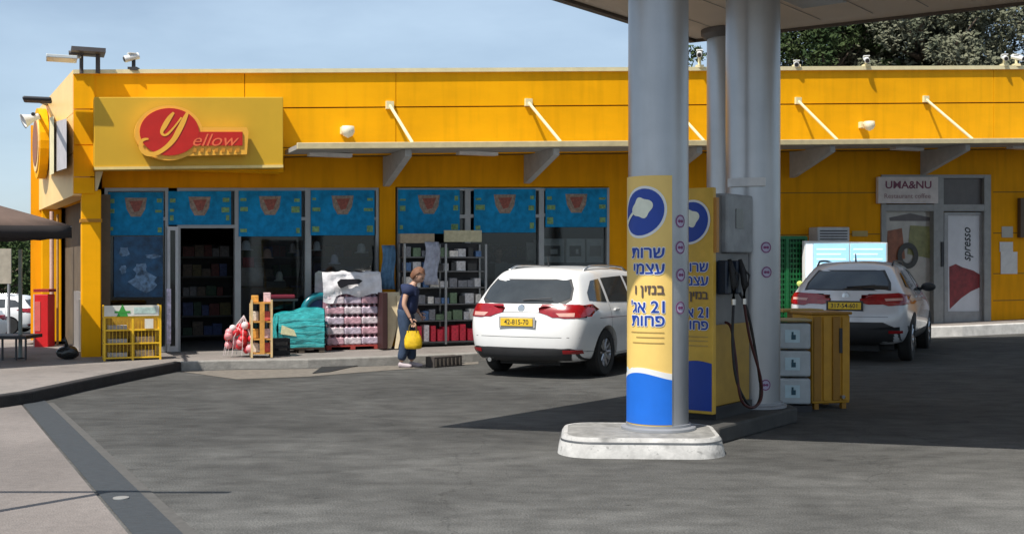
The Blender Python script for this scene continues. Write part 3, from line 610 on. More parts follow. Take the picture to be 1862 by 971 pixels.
# window left of the door
mb = MB(); ebox(mb, 1612, 1698, 384, None, WO - .1, WO - .09); wp = mb.build('window_pane', M('window_film', (.34, .31, .28), .15, var=.25, scale=1.5, spec=.6), E)
mb = MB(); pp = [(1618, 402), (1690, 402), (1692, 396), (1655, 388), (1617, 396)]; mb.add([FP(tx(x, WO - .085), WO - .085, fz(y, x, WO - .085)) for x, y in pp], [tuple(range(5))]); mb.build('window_lettering', M('film_brown', (.12, .10, .10), .5), wp)
mb = MB(); mb.add([FP(tx(x, WO - .084), WO - .084, fz(y, x, WO - .084)) for x, y in [(1614, 420), (1640, 415), (1646, 470), (1612, 480)]], [(0, 1, 2, 3)]); mb.build('orange_decal', M('decal_orange', (.28, .09, .04), .5, var=.3), wp)
mb = MB(); mb.add([FP(tx(x, WO - .084), WO - .084, fz(y, x, WO - .084)) for x, y in [(1655, 410), (1690, 412), (1692, 470), (1650, 462)]], [(0, 1, 2, 3)]); mb.build('olive_decal', M('decal_olive', (.22, .21, .08), .5, var=.3), wp)
o = WO - .06; cpx = (1651, 465); 
mb = MB(); Rr = lambda a, r: (cpx[0] + r * math.cos(a), cpx[1] + r * 1.25 * math.sin(a))
nn_ = 28; vs = [FP(tx(Rr(6.283 * k / nn_, r)[0], o), o, fz(Rr(6.283 * k / nn_, r)[1], Rr(6.283 * k / nn_, r)[0], o)) for r in (11, 19) for k in range(nn_)]
mb.add(vs, [(k, (k + 1) % nn_, nn_ + (k + 1) % nn_, nn_ + k) for k in range(nn_)]); mb.build('round_decal', M('decal_dark', (.04, .035, .03), .5), wp)
# door leaf with poster
mb = MB()
for x0, x1 in ((1717, 1724), (1783, 1789)): ebox(mb, x0, x1, 386, None, WO - .1, WO - .04)
ebox(mb, 1724, 1783, 386, 392, WO - .1, WO - .042); ebox(mb, 1724, 1783, 566, None, WO - .1, WO - .042)
dl = mb.build('door', M('door_grey', (.30, .29, .29), .45, .3), E)
mb = MB(); ebox(mb, 1724, 1783, 392, 566, WO - .08, WO - .07); mb.build('pane', M('door_film_white', (.62, .61, .64), .35, var=.05), dl)
mb = MB(); pbox(mb, 1712, 1716, 440, 485, WO - .035, WO + .05); mb.build('handle', darkm, dl)
mb = MB(); o = WO - .066
pp = [(1726, 485), (1738, 480), (1750, 486), (1770, 492), (1783, 500), (1783, 522), (1765, 530), (1748, 542), (1727, 562)]
mb.add([FP(tx(x, o), o, fz(y, x, o)) for x, y in pp], [tuple(range(len(pp)))]); mb.build('red_graphic', M('graphic_maroon', (.22, .02, .022), .5, var=.35, scale=8), dl)
mb = MB()
vs, fs = text_geo('spresso', 22, 0, .3, shear=.3, sx=.9); mb.add([FP(tx(1758 - v.y, o), o, fz(445 - v.x, 1758 - v.y, o)) for v in vs], fs); mb.build('vertical_lettering', M('ink', (.03, .03, .035), .5), dl)
# wall notices
for (x0, x1, y0, y1, lab) in [(1822, 1842, 412, 432, 'small beige notice, topmost on the right end of the wall'), (1818, 1842, 440, 458, 'white notice in the middle of the wall papers at the right end'), (1820, 1850, 458, 498, 'largest white notice, lowest on the right end of the wall')]:
    mb = MB(); pbox(mb, x0, x1, y0, y1, WO + .006, WO + .016); tag(mb.build('wall_notice', M('notice_%d' % y0, (.45, .42, .36) if y0 < 420 else (.62, .60, .58), .6, var=.1)), lab, 'notice', 'notices on the yellow wall')
mb = MB(); pbox(mb, 1856, 1875, 360, 432, WO + .006, WO + .1); tag(mb.build('meter_box', M('meter_dark', (.10, .06, .03), .6), bevel=.01), 'dark meter box on the yellow wall at the right border', 'meter box')
T = thing('air_conditioner', FP(tx(1515, WO), WO, fz(440, 1515, WO)), 'white air conditioner box on the yellow wall above the pale blue glow board', 'air conditioner')
mb = MB(); pbox(mb, 1487, 1545, 413, 442, WO + .004, WO + .3); mb.build('housing', M('ac_grey', (.52, .54, .57), .5), T, bevel=.02)
mb = MB()
for i in range(4): pbox(mb, 1491, 1541, 419 + i * 5, 421 + i * 5, WO + .301, WO + .306)
mb.build('louvre', darkm, T)
mb = MB(); pbox(mb, 1550, 1578, 420, 430, WO + .005, WO + .02); tag(mb.build('wall_label', M('label_tan', (.45, .33, .12), .6)), 'small tan label on the wall right of the air conditioner', 'label')
# two panel board, glow added in place of a sky reflection
T = thing('glow_board', FP(tx(1540, .35), .35, .3), 'pale blue two panel board with added sky glow behind the car in the shade', 'glow board')
mb = MB(); pbox(mb, 1463, 1614, 438, 520, .26, .34, 441, 520); mb.build('frame', whitem, T, bevel=.01)
glow_mat = mat('sky_glow_blue', (.3, .55, .75), .3, var=.06, scale=3, emit=(.42, .78, 1), es=.62)
glow_mat2 = mat('sky_glow_pale', (.6, .7, .8), .3, var=.05, emit=(.75, .9, 1), es=.75)
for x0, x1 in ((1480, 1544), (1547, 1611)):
    mb = MB(); pbox(mb, x0, x1, 443, 514, .341, .35); s1 = mb.build('glow_panel', glow_mat, T)
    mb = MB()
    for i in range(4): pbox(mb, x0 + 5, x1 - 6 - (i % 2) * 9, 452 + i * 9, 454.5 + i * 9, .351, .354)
    mb.build('glow_lines', glow_mat2, s1)
mb = MB(); pbox(mb, 1466, 1478, 444, 512, .341, .35); mb.build('white_strip', glow_mat2, T)
mb = MB(); a = FP(tx(1500, .3), .3, 0); b = FP(tx(1580, .3), .3, 0)
for p in (a, b): mb.cyl((p.x, p.y, pz(p.x, 0)), (p.x, p.y, 1.5 - (520 - HY) / F * p.y + .02), .04)
mb.build('stand', darkm, T)
# green gas cage
T = thing('gas_bottle_cage', FP(tx(1440, WO + .4), WO + .4, pz(5.6, 0)), 'green mesh cage with double doors against the shop wall behind the columns', 'gas cage')
gm = M('cage_green', (.008, .14, .04), .5); gd = M('cage_green_dark', (.005, .045, .018), .7)
oc = WO + .7
mb = MB(); pbox(mb, 1400, 1466, 432, 600, WO + .02, oc - .06); mb.build('cage_back', gd, T)
mb = MB()
for x in (1400, 1432, 1466): pbox(mb, x - 2.5, x + 2.5, 430, 602, oc - .05, oc)
for y in (432, 600): pbox(mb, 1400, 1466, y - 3, y + 3, oc - .05, oc - .003)
mb.build('cage_frame', gm, T)
for xa, xb in ((1404, 1430), (1434, 1463)):
    mb = MB()
    for i in range(17): pbox(mb, xa, xb, 440 + i * 9.4, 443.6 + i * 9.4, oc - .03, oc - .02)
    for i in range(5): x = xa + (xb - xa) * (i + .5) / 5; pbox(mb, x - .7, x + .7, 436, 598, oc - .018, oc - .01)
    mb.build('mesh_door', gm, T)
mb = MB(); c = FP(tx(1453, oc + .05), oc + .05, fz(516, 1453, oc + .05)); mb.lathe([(0, 0), (.055, 0), (.06, .03), (0, .05)], c, 16, axis=Vector((NX, NY, 0)))
tag(mb.build('reflector', M('reflector_lime', (.75, .85, .25), .3)), 'round lime yellow reflector on the green cage', 'reflector')
# ------------------------------------------------ canopy
KA = Vector((2.25, 14.6)); KP = Vector((-2.43, 8.57)); KR = Vector((14.2, 6.95)); KN = Vector((13.5, 4.3)); CH = 4.35
T = thing('forecourt_canopy', (6, 9, CH), 'large flat fuel canopy with beige soffit carried by grey columns', 'canopy')
mb = MB(); poly = [tuple(KP), tuple(KN), tuple(KR), tuple(KA)]; cen = Vector((6, 9))
shr = lambda s: [tuple(cen + (Vector(p) - cen) * s) for p in poly]
mb.prism(shr(.985), CH, CH + .06); mb.build('soffit', soffm, T)
mb = MB(); mb.prism(poly, CH + .061, CH + .9); mb.build('canopy_fascia', M('canopy_white', (.6, .58, .54), .5), T)
mb = MB(); po, pi_ = poly, shr(.986)
for i in range(4):
    a, b, c, d_ = po[i], po[(i + 1) % 4], pi_[(i + 1) % 4], pi_[i]
    mb.hexa([(a[0], a[1], CH - .035), (b[0], b[1], CH - .035), (c[0], c[1], CH - .035), (d_[0], d_[1], CH - .035), (a[0], a[1], CH + .06), (b[0], b[1], CH + .06), (c[0], c[1], CH + .06), (d_[0], d_[1], CH + .06)])
mb.build('edge_trim', M('edge_brown', (.10, .075, .055), .6), T)
e1 = (KA - KP).normalized(); e2 = Vector((e1.y, -e1.x))
mb = MB()
for i in range(1, 30):
    p = KP + e1 * 0.0 + e2 * (i * .6); 
    for s in (0,):
        nd = (KN - KP).normalized(); u_ = (i * .6) / nd.dot(e2); a = KP + nd * u_ + e1 * .35; rd = (KR - KA).normalized(); b = KA + rd * ((i * .6) / rd.dot(e2)) - e1 * .35
        if i * .6 < 13: mb.add([(a.x, a.y, CH - .004), (b.x, b.y, CH - .004), (b.x + e2.x * .012, b.y + e2.y * .012, CH - .004), (a.x + e2.x * .012, a.y + e2.y * .012, CH - .004)], [(0, 1, 2, 3)])
mb.build('soffit_seam', M('seam', (.24, .21, .18), .8), T)
for i, (x, y) in enumerate([(3.2, 12.2), (5.6, 10.4), (8.2, 9.0), (1.8, 9.2 + 1.6)]):
    mb = MB(); mb.box((x, y, CH - .03), (.5, .5, .05), R(-38)); mb.build('canopy_lamp', M('canopy_lamp', (.34, .31, .29), .4), T)
# unseen canopy on posts, added to shade the right of the forecourt
T = thing('added_shade_canopy', (8, 14, 0), 'added high canopy shading the right forecourt, out of view above', 'canopy')
mb = MB(); mb.prism([(-.6, 10.6), (14.3, 7.5), (15.5, 19.75), (4.0, 19.1), (2.0, 15.0)], 6.9, 7.25); mb.build('shade_slab', M('canopy_white', (0, 0, 0)), T)
mb = MB()
for x, y in ((13.6, 18.9), (9.9, 17.3), (13.6, 9)): mb.cyl((x, y, 0), (x, y, 6.9), .22, 20)
mb.build('post', colm, T, smooth=2)
# ------------------------------------------------ columns
C1 = Vector((1.22, 9.63, 0)); C2 = Vector((2.33, 11.17, 0)); C3 = Vector((2.57, 13.95, 0))
def column(c, r, lab, zb=.15):
    T = thing('canopy_column', (c.x, c.y, zb), lab, 'column', 'round grey columns under the canopy')
    mb = MB(); mb.cyl((c.x, c.y, zb), (c.x, c.y, CH - .002), r, 40); mb.build('shaft', colm, T, smooth=2)
    mb = MB(); mb.lathe([(0, 0), (r + .06, 0), (r + .06, .02), (r + .02, .03), (r + .02, .05), (0, .05)], (c.x, c.y, zb + .001), 32); mb.build('base_collar', greym, T, smooth=2)
    mb = MB(); mb.lathe([(0, 0), (r + .02, 0), (r + .07, .05), (r + .07, .11), (0, .11)], (c.x, c.y, CH - .115), 32); mb.build('top_collar', M('collar_dark', (.13, .12, .115), .6), T, smooth=2)
    return T
T1_ = column(C1, .25, 'thick grey column on the kerbed island nearest the camera, banner wrapped round it')
T2_ = column(C2, .26, 'thick grey column behind the fuel pump with white label box high up')
T3_ = column(C3, .215, 'slimmer grey column partly hidden behind the two front columns', 0)
# banner wrapped around column 1
va = math.atan2(C1.x, C1.y)  # view azimuth
def cyl_pt(c, r, ang, z): # ang 0 = facing the camera, + = to the right in the picture
    a = math.atan2(-c.y, -c.x) + ang
    return Vector((c.x + r * math.cos(a), c.y + r * math.sin(a), z))
def wrap_sheet(mb, c, r, a0, a1, f0, f1, n=40, thick=.004):
    vs = []; 
    for i in range(n + 1):
        a = a0 + (a1 - a0) * i / n; u = i / n
        for rr in (r, r + thick): vs += [cyl_pt(c, rr, a, f0(u)), cyl_pt(c, rr, a, f1(u))]
    fs = []
    for i in range(n):
        b = 4 * i; q = b + 4
        fs += [(b + 2, q + 2, q + 3, b + 3), (b, b + 1, q + 1, q), (b + 1, b + 3, q + 3, q + 1), (b, q, q + 2, b + 2)]
    fs += [(0, 2, 3, 1), (4 * n, 4 * n + 1, 4 * n + 3, 4 * n + 2)]
    mb.add(vs, fs)
rB = .256
A1 = math.asin(.44 * .25 / rB); A0 = A1 - 2.75
BN = thing('wrapped_banner', (C1.x, C1.y, .2), 'yellow banner with blue logo and Hebrew lettering wrapped round the nearest column', 'banner', 'yellow self service banners')
K1 = F / C1.y
zz1 = lambda y: EYE + (HY - y) / (F / (C1.y - .2))
zT, zBt = zz1(320), .2
wave = lambda u: .575 + .05 * math.sin(u * 5.2 - 1.3) + .07 * (u - .5)
mb = MB(); wrap_sheet(mb, C1, rB, A0, A1, lambda u: zBt, lambda u: zT); mb.build('banner_sheet', bannery, BN, smooth=2)
mb = MB(); wrap_sheet(mb, C1, rB + .005, A0 + .01, A1 - .012, lambda u: zBt + .012, lambda u: wave(u)); mb.build('blue_wave', brightblue, BN, smooth=2)
mb = MB(); wrap_sheet(mb, C1, rB + .0045, A0 + .01, A1 - .012, lambda u: wave(u) + .0, lambda u: wave(u) + .03 + .02 * u); mb.build('wave_edge', whitem, BN, smooth=2)
def ring_sheet(mb, P, cx, cz, r0f, n=40, rings=6, off=0.0):
    vs = []
    for j in range(rings + 1):
        for k in range(n):
            a = 6.28318 * k / n; rr = r0f(a) * j / rings; vs.append(P(cx + rr * math.cos(a), cz + rr * math.sin(a), off))
    mb.add(vs, [(j * n + k, j * n + (k + 1) % n, (j + 1) * n + (k + 1) % n, (j + 1) * n + k) for j in range(rings) for k in range(n)])
def banner_marks(P, parent, xr, zl, zi, s=1.0):
    """P(x,z,off) -> point; xr = right edge of text; zl = centre z of logo; zi(row) = z of row"""
    ell = lambda a: .19 * s / math.sqrt((math.cos(a - .9) / 1.05) ** 2 + (math.sin(a - .9) / .93) ** 2)
    cx = xr - .19 * s + .005
    mb = MB(); ring_sheet(mb, P, cx, zl, lambda a: ell(a) + .022 * s, off=.003); mb.build('logo_rim', whitem, parent, smooth=True)
    mb = MB(); ring_sheet(mb, P, cx, zl, ell, off=.005); mb.build('logo_disc', blue, parent, smooth=True)
    mb = MB()
    def star(a):
        return s * (.055 + .045 * abs(math.cos(a - .35)) ** 3 + .035 * abs(math.sin(a - .35)) ** 6)
    ring_sheet(mb, P, cx + .0 * s, zl + .035 * s, star, n=36, rings=3, off=.008); mb.build('logo_wing', M('logo_pale', (.75, .76, .62), .5), parent, smooth=True)
    mb = MB(); n = 14; vs = []
    for i in range(n + 1):
        u = i / n; x = cx - .165 * s + .13 * s * u; z = zl - .09 * s + .12 * s * u ** .7; wd = .010 * s * (1 - .3 * u)
        vs += [P(x - wd, z + wd, .009), P(x + wd, z - wd, .009)]
    mb.add(vs, [(2 * i, 2 * i + 1, 2 * i + 3, 2 * i + 2) for i in range(n)]); mb.build('logo_tail', M('logo_pale', (0, 0, 0)), parent)
    for j, (txt, ink, sz) in enumerate([('שרות', blue, .135), ('עצמי', blue, .135), ('בנזין ו', M('ink_brown', (.10, .07, .06), .5), .112), ('12 אג\'', blue, .135), ('פחות', blue, .135)]):
        if j == 3: rev = "'גא 21"
        else: rev = txt[::-1]
        for k, (ofs, m_, o_) in enumerate([(.008, whitem, .0035), (.0016, ink, .006)]):
            if j == 2 and k == 0: continue
            vs, fs = text_geo(rev, sz * s, 0, 0, align='RIGHT')
            xmax = max(v.x for v in vs)
            mb = MB()
            shifts = [(.010 * s * math.cos(q * .785), .010 * s * math.sin(q * .785)) for q in range(8)] if k == 0 else [(-.0035, 0), (.0035, 0), (0, .0025), (0, -.0025)]
            for q, (ax_, az_) in enumerate(shifts): mb.add([P(xr + v.x - xmax + ax_, zi(j) + v.y + az_, o_ + q * .00015) for v in vs], fs)
            mb.build('letter_outline' if k == 0 else 'lettering', m_, parent)
    mb = MB()
    for j, (wd, zz) in enumerate([(.30, 0), (.24, .04), (.28, .085)]):
        x0 = xr - wd * s; z = zi(5) - zz * s; n = 8
        vs = []
        for i in range(n + 1):
            x = x0 + wd * s * i / n; vs += [P(x, z - .004, .004), P(x, z + .004, .004)]
        mb.add(vs, [(2 * i, 2 * i + 2, 2 * i + 3, 2 * i + 1) for i in range(n)])
    mb.build('small_print', M('print_ochre', (.42, .28, .08), .6), parent)
rows1 = [460, 489, 527, 559, 583, 604]
a_t = math.asin((1208 - 1198) / 54.5)
BP = lambda x, z, off: cyl_pt(C1, rB + .004 + off, a_t + x / rB, z)
banner_marks(BP, BN, 0, zz1(386), lambda j: zz1(rows1[j] ))
mb = MB() # little blue splash at the lower left
ring_sheet(mb, BP, -.33, .62, lambda a: .05 + .03 * math.sin(3 * a), n=24, rings=3, off=.004); mb.build('splash', M('splash_pale', (.55, .68, .75), .5), BN)
# stickers
def sticker(c, r, px, y, lab, colr, parent_r=.03):
    zc = EYE + (HY - y) / (F / (c.y - r)); ang = math.asin(max(-.93, min(.93, (px - (CX + c.x / c.y * F)) / (r * F / c.y))))
    P = lambda x, z, off: cyl_pt(c, r + .002 + off, ang + x / r, z)
    T = thing('column_sticker', P(0, zc, 0), lab, 'sticker', 'round warning stickers on the columns')
    mb = MB(); ring_sheet(mb, P, 0, zc, lambda a: .055, n=24, rings=3, off=0); mb.build('sticker_face', M('sticker_lilac', (.42, .38, .52), .5), T)
    mb = MB(); n = 24; vs = [P(rr * math.cos(6.283 * k / n), zc + rr * math.sin(6.283 * k / n), .002) for rr in (.042, .052) for k in range(n)]; mb.add(vs, [(k, (k + 1) % n, n + (k + 1) % n, n + k) for k in range(n)])
    ring_sheet(mb, P, 0, zc, lambda a: .018 + .012 * math.cos(2 * a), n=18, rings=2, off=.002); mb.build('pictogram', M('sticker_ink', colr, .5), T)
for px, y, lab, cc_ in [(1236, 402, 'topmost round sticker on the nearest column, plum on lilac', (.2, .04, .14)), (1236, 450, 'second round sticker from the top on the nearest column', (.2, .04, .14)), (1237, 500, 'third round sticker on the nearest column, blue pictogram', (.04, .03, .3)), (1236, 560, 'lowest round sticker on the nearest column, pale pink', (.3, .12, .3))]: sticker(C1, .25, px, y, lab, cc_)
for px, y, lab, cc_ in [(1392, 450, 'upper round sticker on the column behind the pump', (.12, .03, .12)), (1393, 495, 'lower round sticker on the column behind the pump', (.05, .03, .3))]: sticker(C2, .26, px, y, lab, cc_)
sticker(C2, .26, 1391, 700, 'small black arrow sticker near the foot of the column behind the pump', (.02, .02, .02))
# white label box on column 2
mb = MB(); wrap_sheet(mb, C2, .262, -.95, .42, lambda u: 2.255, lambda u: 2.335, thick=.03); tag(mb.build('label_strip', M('strip_white', (.62, .62, .62), .5), smooth=2), 'white curved strip clamped round the column behind the pump', 'strip')
# ------------------------------------------------ island
IC = Vector((1.04, 9.42)); ID = Vector((.585, .811)); IE = IC + ID * .26; IR = .64; IN = Vector((ID.y, -ID.x))
def capsule(r, n=14):
    pts = []; hx, hy, cr_ = r - .0, r - .16, r - .38; c0 = Vector((1.05, 9.50)); ax = Vector((1, -.06)).normalized(); ay = Vector((-ax.y, ax.x))
    for q_, (sx, sy) in enumerate([(1, 1), (-1, 1), (-1, -1), (1, -1)]):
        for k in range(n + 1):
            a = math.pi / 2 * (q_ + k / n); pts.append(c0 + ax * (sx * (hx - cr_) + cr_ * math.cos(a)) + ay * (sy * (hy - cr_) + cr_ * math.sin(a)))
    return [tuple(p) for p in pts]
T = thing('pump_island', (IC.x, IC.y, 0), 'low kerbed concrete island with rounded white painted end under the pump', 'island')
mb = MB(); mb.prism(capsule(IR - .05), .0, .15); mb.build('island_top', M('island_top', (.25, .245, .23), .85, var=.3, scale=10, bump=.3), T)
mb = MB(); po = capsule(IR); pi_ = capsule(IR - .05); n = len(po)
pb = capsule(IR + .03)
vs = [(x, y, 0) for x, y in pb] + [(x, y, .125) for x, y in po] + [(x, y, .152) for x, y in capsule(IR - .02)] + [(x, y, .153) for x, y in pi_] + [(x, y, 0) for x, y in pi_]
mb.add(vs, [(j * n + i, j * n + (i + 1) % n, (j + 1) * n + (i + 1) % n, (j + 1) * n + i) for j in range(4) for i in range(n)]); mb.build('painted_kerb', white_paint, T, smooth=2)
mb = MB(); r3 = .40; q0 = IC + ID * .64; q1 = IC + ID * 2.35; mb.prism([tuple(q0 + IN * r3), tuple(q1 + IN * r3), tuple(q1 + ID * .25 + IN * .2), tuple(q1 + ID * .25 - IN * .2), tuple(q1 - IN * r3), tuple(q0 - IN * r3)], 0, .148); mb.build('rear_plinth', M('plinth_shade_dark', (.055, .053, .05), .85, var=.2), T, bevel=.02)  # rear of the island coloured dark in place of shade falling there
mb = MB(); ps, pt_ = capsule(IR + .008), capsule(IR + .004)
mb.add([(x, y, .112) for x, y in ps] + [(x, y, .124) for x, y in pt_], [(i, (i + 1) % n, n + (i + 1) % n, n + i) for i in range(n)]); mb.build('steel_strip', M('strip_dark', (.14, .14, .14), .4, .5), T)
# ------------------------------------------------ fuel pump
PR = Vector((1.77, 10.12)); PE = ID; PW = -IN; pw, plen = .52, .80  # PW points left
T = thing('fuel_pump', (PR.x + PW.x * pw / 2 + PE.x * plen / 2, PR.y + PW.y * pw / 2 + PE.y * plen / 2, .15), 'yellow and grey fuel pump with hanging black hoses between two grey columns', 'fuel pump')
def pbx(mb, a0, a1, b0, b1, z0, z1): # a: leftwards from right edge, b: back along the island
    c = [PR + PW * a1 + PE * b0, PR + PW * a0 + PE * b0, PR + PW * a0 + PE * b1, PR + PW * a1 + PE * b1]
    return mb.hexa([(p.x, p.y, z0) for p in c] + [(p.x, p.y, z1) for p in c])
mb = MB(); pbx(mb, .0, pw, .04, plen, .15, .26); mb.build('plinth', darkm, T)
mb = MB(); pbx(mb, .02, pw - .02, .05, plen - .01, .26, .98); mb.build('lower_cabinet', M('pump_yellow_dull', (.42, .25, .03), .5), T, bevel=.01)
mb = MB(); pbx(mb, .03, pw - .03, .06, plen - .02, .98, 1.615); pbx(mb, .03, pw - .03, .06, .21, 1.616, 2.13); mb.build('nozzle_bay', M('pump_grey', (.17, .165, .16), .5), T)
mb = MB(); pbx(mb, -.02, pw, .22, plen - .02, 1.62, 2.15); hd = mb.build('display_head', M('pump_head', (.26, .27, .28), .5, var=.2, scale=6), T, bevel=.015)
mb = MB(); pbx(mb, -.026, -.021, .40, .56, 1.84, 2.02); mb.build('display', M('display_dark', (.03, .03, .035), .2), hd)
mb = MB(); pbx(mb, .0, pw + .01, -.02, .045, .2, 2.19); ep = mb.build('end_panel', M('pump_panel_yellow', (.66, .40, .05), .5), T, bevel=.008)
PPt = lambda x, z, off: Vector((*(PR + PW * (.045 - x) + PE * (-.022 - off)), z))
kk = F / 10.2; z2 = lambda y: EYE + (HY - y) / kk
mb = MB(); n = 16; vs = []
for i in range(n + 1):
    a = .01 + (pw - .01) * i / n; u = 1 - i / n; p = PR + PW * a + PE * (-.024); vs += [(p.x, p.y, .23), (p.x, p.y, .60 + .04 * math.sin(u * 4 - 1) + .04 * u)]
mb.add(vs, [(2 * i, 2 * i + 1, 2 * i + 3, 2 * i + 2) for i in range(n)]); mb.build('blue_wave', blue, ep)
rows2 = [486, 511, 537, 569, 591, 612]
banner_marks(PPt, ep, 0, z2(404), lambda j: z2(rows2[j]), s=.93)
mb = MB(); pbx(mb, -.03, .0, -.01, .04, 1.62, 2.1); mb.build('corner_strip', M('strip_orange', (.45, .2, .03), .5), T)
# nozzles and hoses on the right side
def qq(b, s, z): p = PR + PE * b + IN * s; return Vector((p.x, p.y, z))
for j, b in enumerate((.14, .36)):
    mb = MB(); mb.box(qq(b, .03, 1.40), (.10, .10, .30), math.atan2(PE.y, PE.x)); hb = mb.build('nozzle_holster', M('holster_blue_black', (.01, .018, .035), .4), T, bevel=.015)
    mb = MB(); mb.tube([qq(b, .08, 1.56), qq(b, .11, 1.46), qq(b, .125, 1.34), qq(b, .12, 1.2)], [.018, .030, .032, .018]); mb.tube([qq(b, .12, 1.47), qq(b, .17, 1.42), qq(b, .16, 1.33), qq(b, .13, 1.3)], .010); mb.build('nozzle', blackm, T, smooth=True)
    mb = MB(); mb.lathe([(0, 0), (.022, 0), (.022, .05), (0, .05)], qq(b, .12, 1.16), 12); mb.build('hose_swivel', M('chrome', (.6, .6, .6), .2, .9), T)
for pts, m_ in (([(.14, .12, 1.17), (.10, .13, .8), (.15, .15, .48), (.34, .17, .27), (.56, .15, .235), (.72, .12, .36), (.66, .10, .7), (.56, .06, 1.1), (.50, -.01, 1.3)], blackm),
                ([(.36, .12, 1.17), (.44, .14, .85), (.60, .17, .5), (.60, .18, .30), (.38, .19, .24), (.18, .17, .34), (.16, .13, .7), (.22, .06, .95), (.25, -.01, 1.0)], M('hose_oxblood', (.05, .008, .008), .6))):
    mb = MB(); mb.tube([tuple(v) for v in spl([tuple(qq(*a)) for a in pts], 7)], .0125, 8); mb.build('hose', m_, T, smooth=True)
# ------------------------------------------------ paper / towel dispenser cabinet and yellow bin
def cabinet_dispenser():
    p = GP(1441, 748, 0); T = thing('towel_dispenser', p, 'pale grey cabinet of three stacked drawers left of the yellow bin', 'dispenser')
    rz = R(-6); m = Matrix.Rotation(rz, 3, 'Z')
    z0 = .0; mb = MB(); mb.box(p + m @ Vector((0, .17, .03)), (.40, .36, .06), rz); mb.build('foot', darkm, T)
    for i in range(3):
        za, zb = .075 + i * .285, .075 + i * .285 + .265
        mb = MB(); mb.box(p + m @ Vector((0, .17, (za + zb) / 2)), (.37, .34, zb - za), rz); d_ = mb.build('drawer', M('cabinet_grey', (.40, .43, .44), .5), T, bevel=.02)
        mb = MB(); mb.box(p + m @ Vector((0.0, -.003, (za + zb) / 2)), (.15, .006, .13), rz); mb.build('label_plate', M('label_pale_blue', (.45, .58, .62), .5), d_)
        mb = MB(); mb.box(p + m @ Vector((.01, -.008, (za + zb) / 2 - .01)), (.045, .004, .05), rz); mb.box(p + m @ Vector((.0, -.008, (za + zb) / 2 + .03)), (.02, .004, .03), rz); mb.build('pictogram', M('teal_ink', (.01, .06, .09), .5), d_)
    mb = MB(); mb.box(p + m @ Vector((0, .17, .94)), (.39, .36, .025), rz); mb.build('lid', M('lid_tan', (.35, .28, .14), .5), T, bevel=.01)
cabinet_dispenser()
p = GP(1513, 744, 0); T = thing('waste_bin', p, 'tall yellow panelled waste bin standing right of the grey dispenser', 'bin')
rz = R(14); m = Matrix.Rotation(rz, 3, 'Z'); binm = M('bin_yellow', (.50, .25, .015), .5, var=.12, scale=5); bind = M('bin_yellow_dark', (.30, .14, .008), .5)
mb = MB(); mb.box(p + m @ Vector((0, .24, .525)), (.44, .44, .93), rz); mb.build('bin_body', binm, T, bevel=.015)
for i, x in enumerate((-.165, -.055, .055, .165)):
    mb = MB(); mb.box(p + m @ Vector((x, .012, .53)), (.085, .022, .88), rz); mb.build('front_slat', binm if i % 2 else bind, T, bevel=.006)
mb = MB(); mb.box(p + m @ Vector((.10, -.003, .72)), (.035, .01, .26), rz); mb.build('slot_label', darkm, T)
mb = MB(); mb.box(p + m @ Vector((0, .24, 1.005)), (.48, .48, .03), rz); mb.build('bin_rim', bind, T, bevel=.01)
for x in (-.16, .16):
    for y in (.06, .42):
        mb = MB(); mb.box(p + m @ Vector((x, y, .03)), (.05, .05, .06), rz); mb.build('foot', bind, T)
mb = MB(); mb.cyl(p + m @ Vector((.12, -.03, .13)), p + m @ Vector((.12, .01, .13)), .02, 10); mb.build('latch', M('chrome', (.6, .6, .6), .2, .9), T)
p2 = GP(1474, 735, 0) + Vector((0.03, .35, 0)); T = thing('side_bin', p2, 'darker yellow bin edge tucked behind the dispenser and the tall bin', 'bin')
mb = MB(); mb.box(p2 + Vector((0, 0, .5)), (.30, .3, 1.0), R(14)); mb.build('bin_body', bind, T, bevel=.015)
mb = MB(); mb.box(p2 + Vector((-.1, -.02, 1.01)), (.5, .32, .03), R(14)); mb.build('bin_lid', M('lid_ochre', (.4, .26, .05), .5), T, bevel=.01)
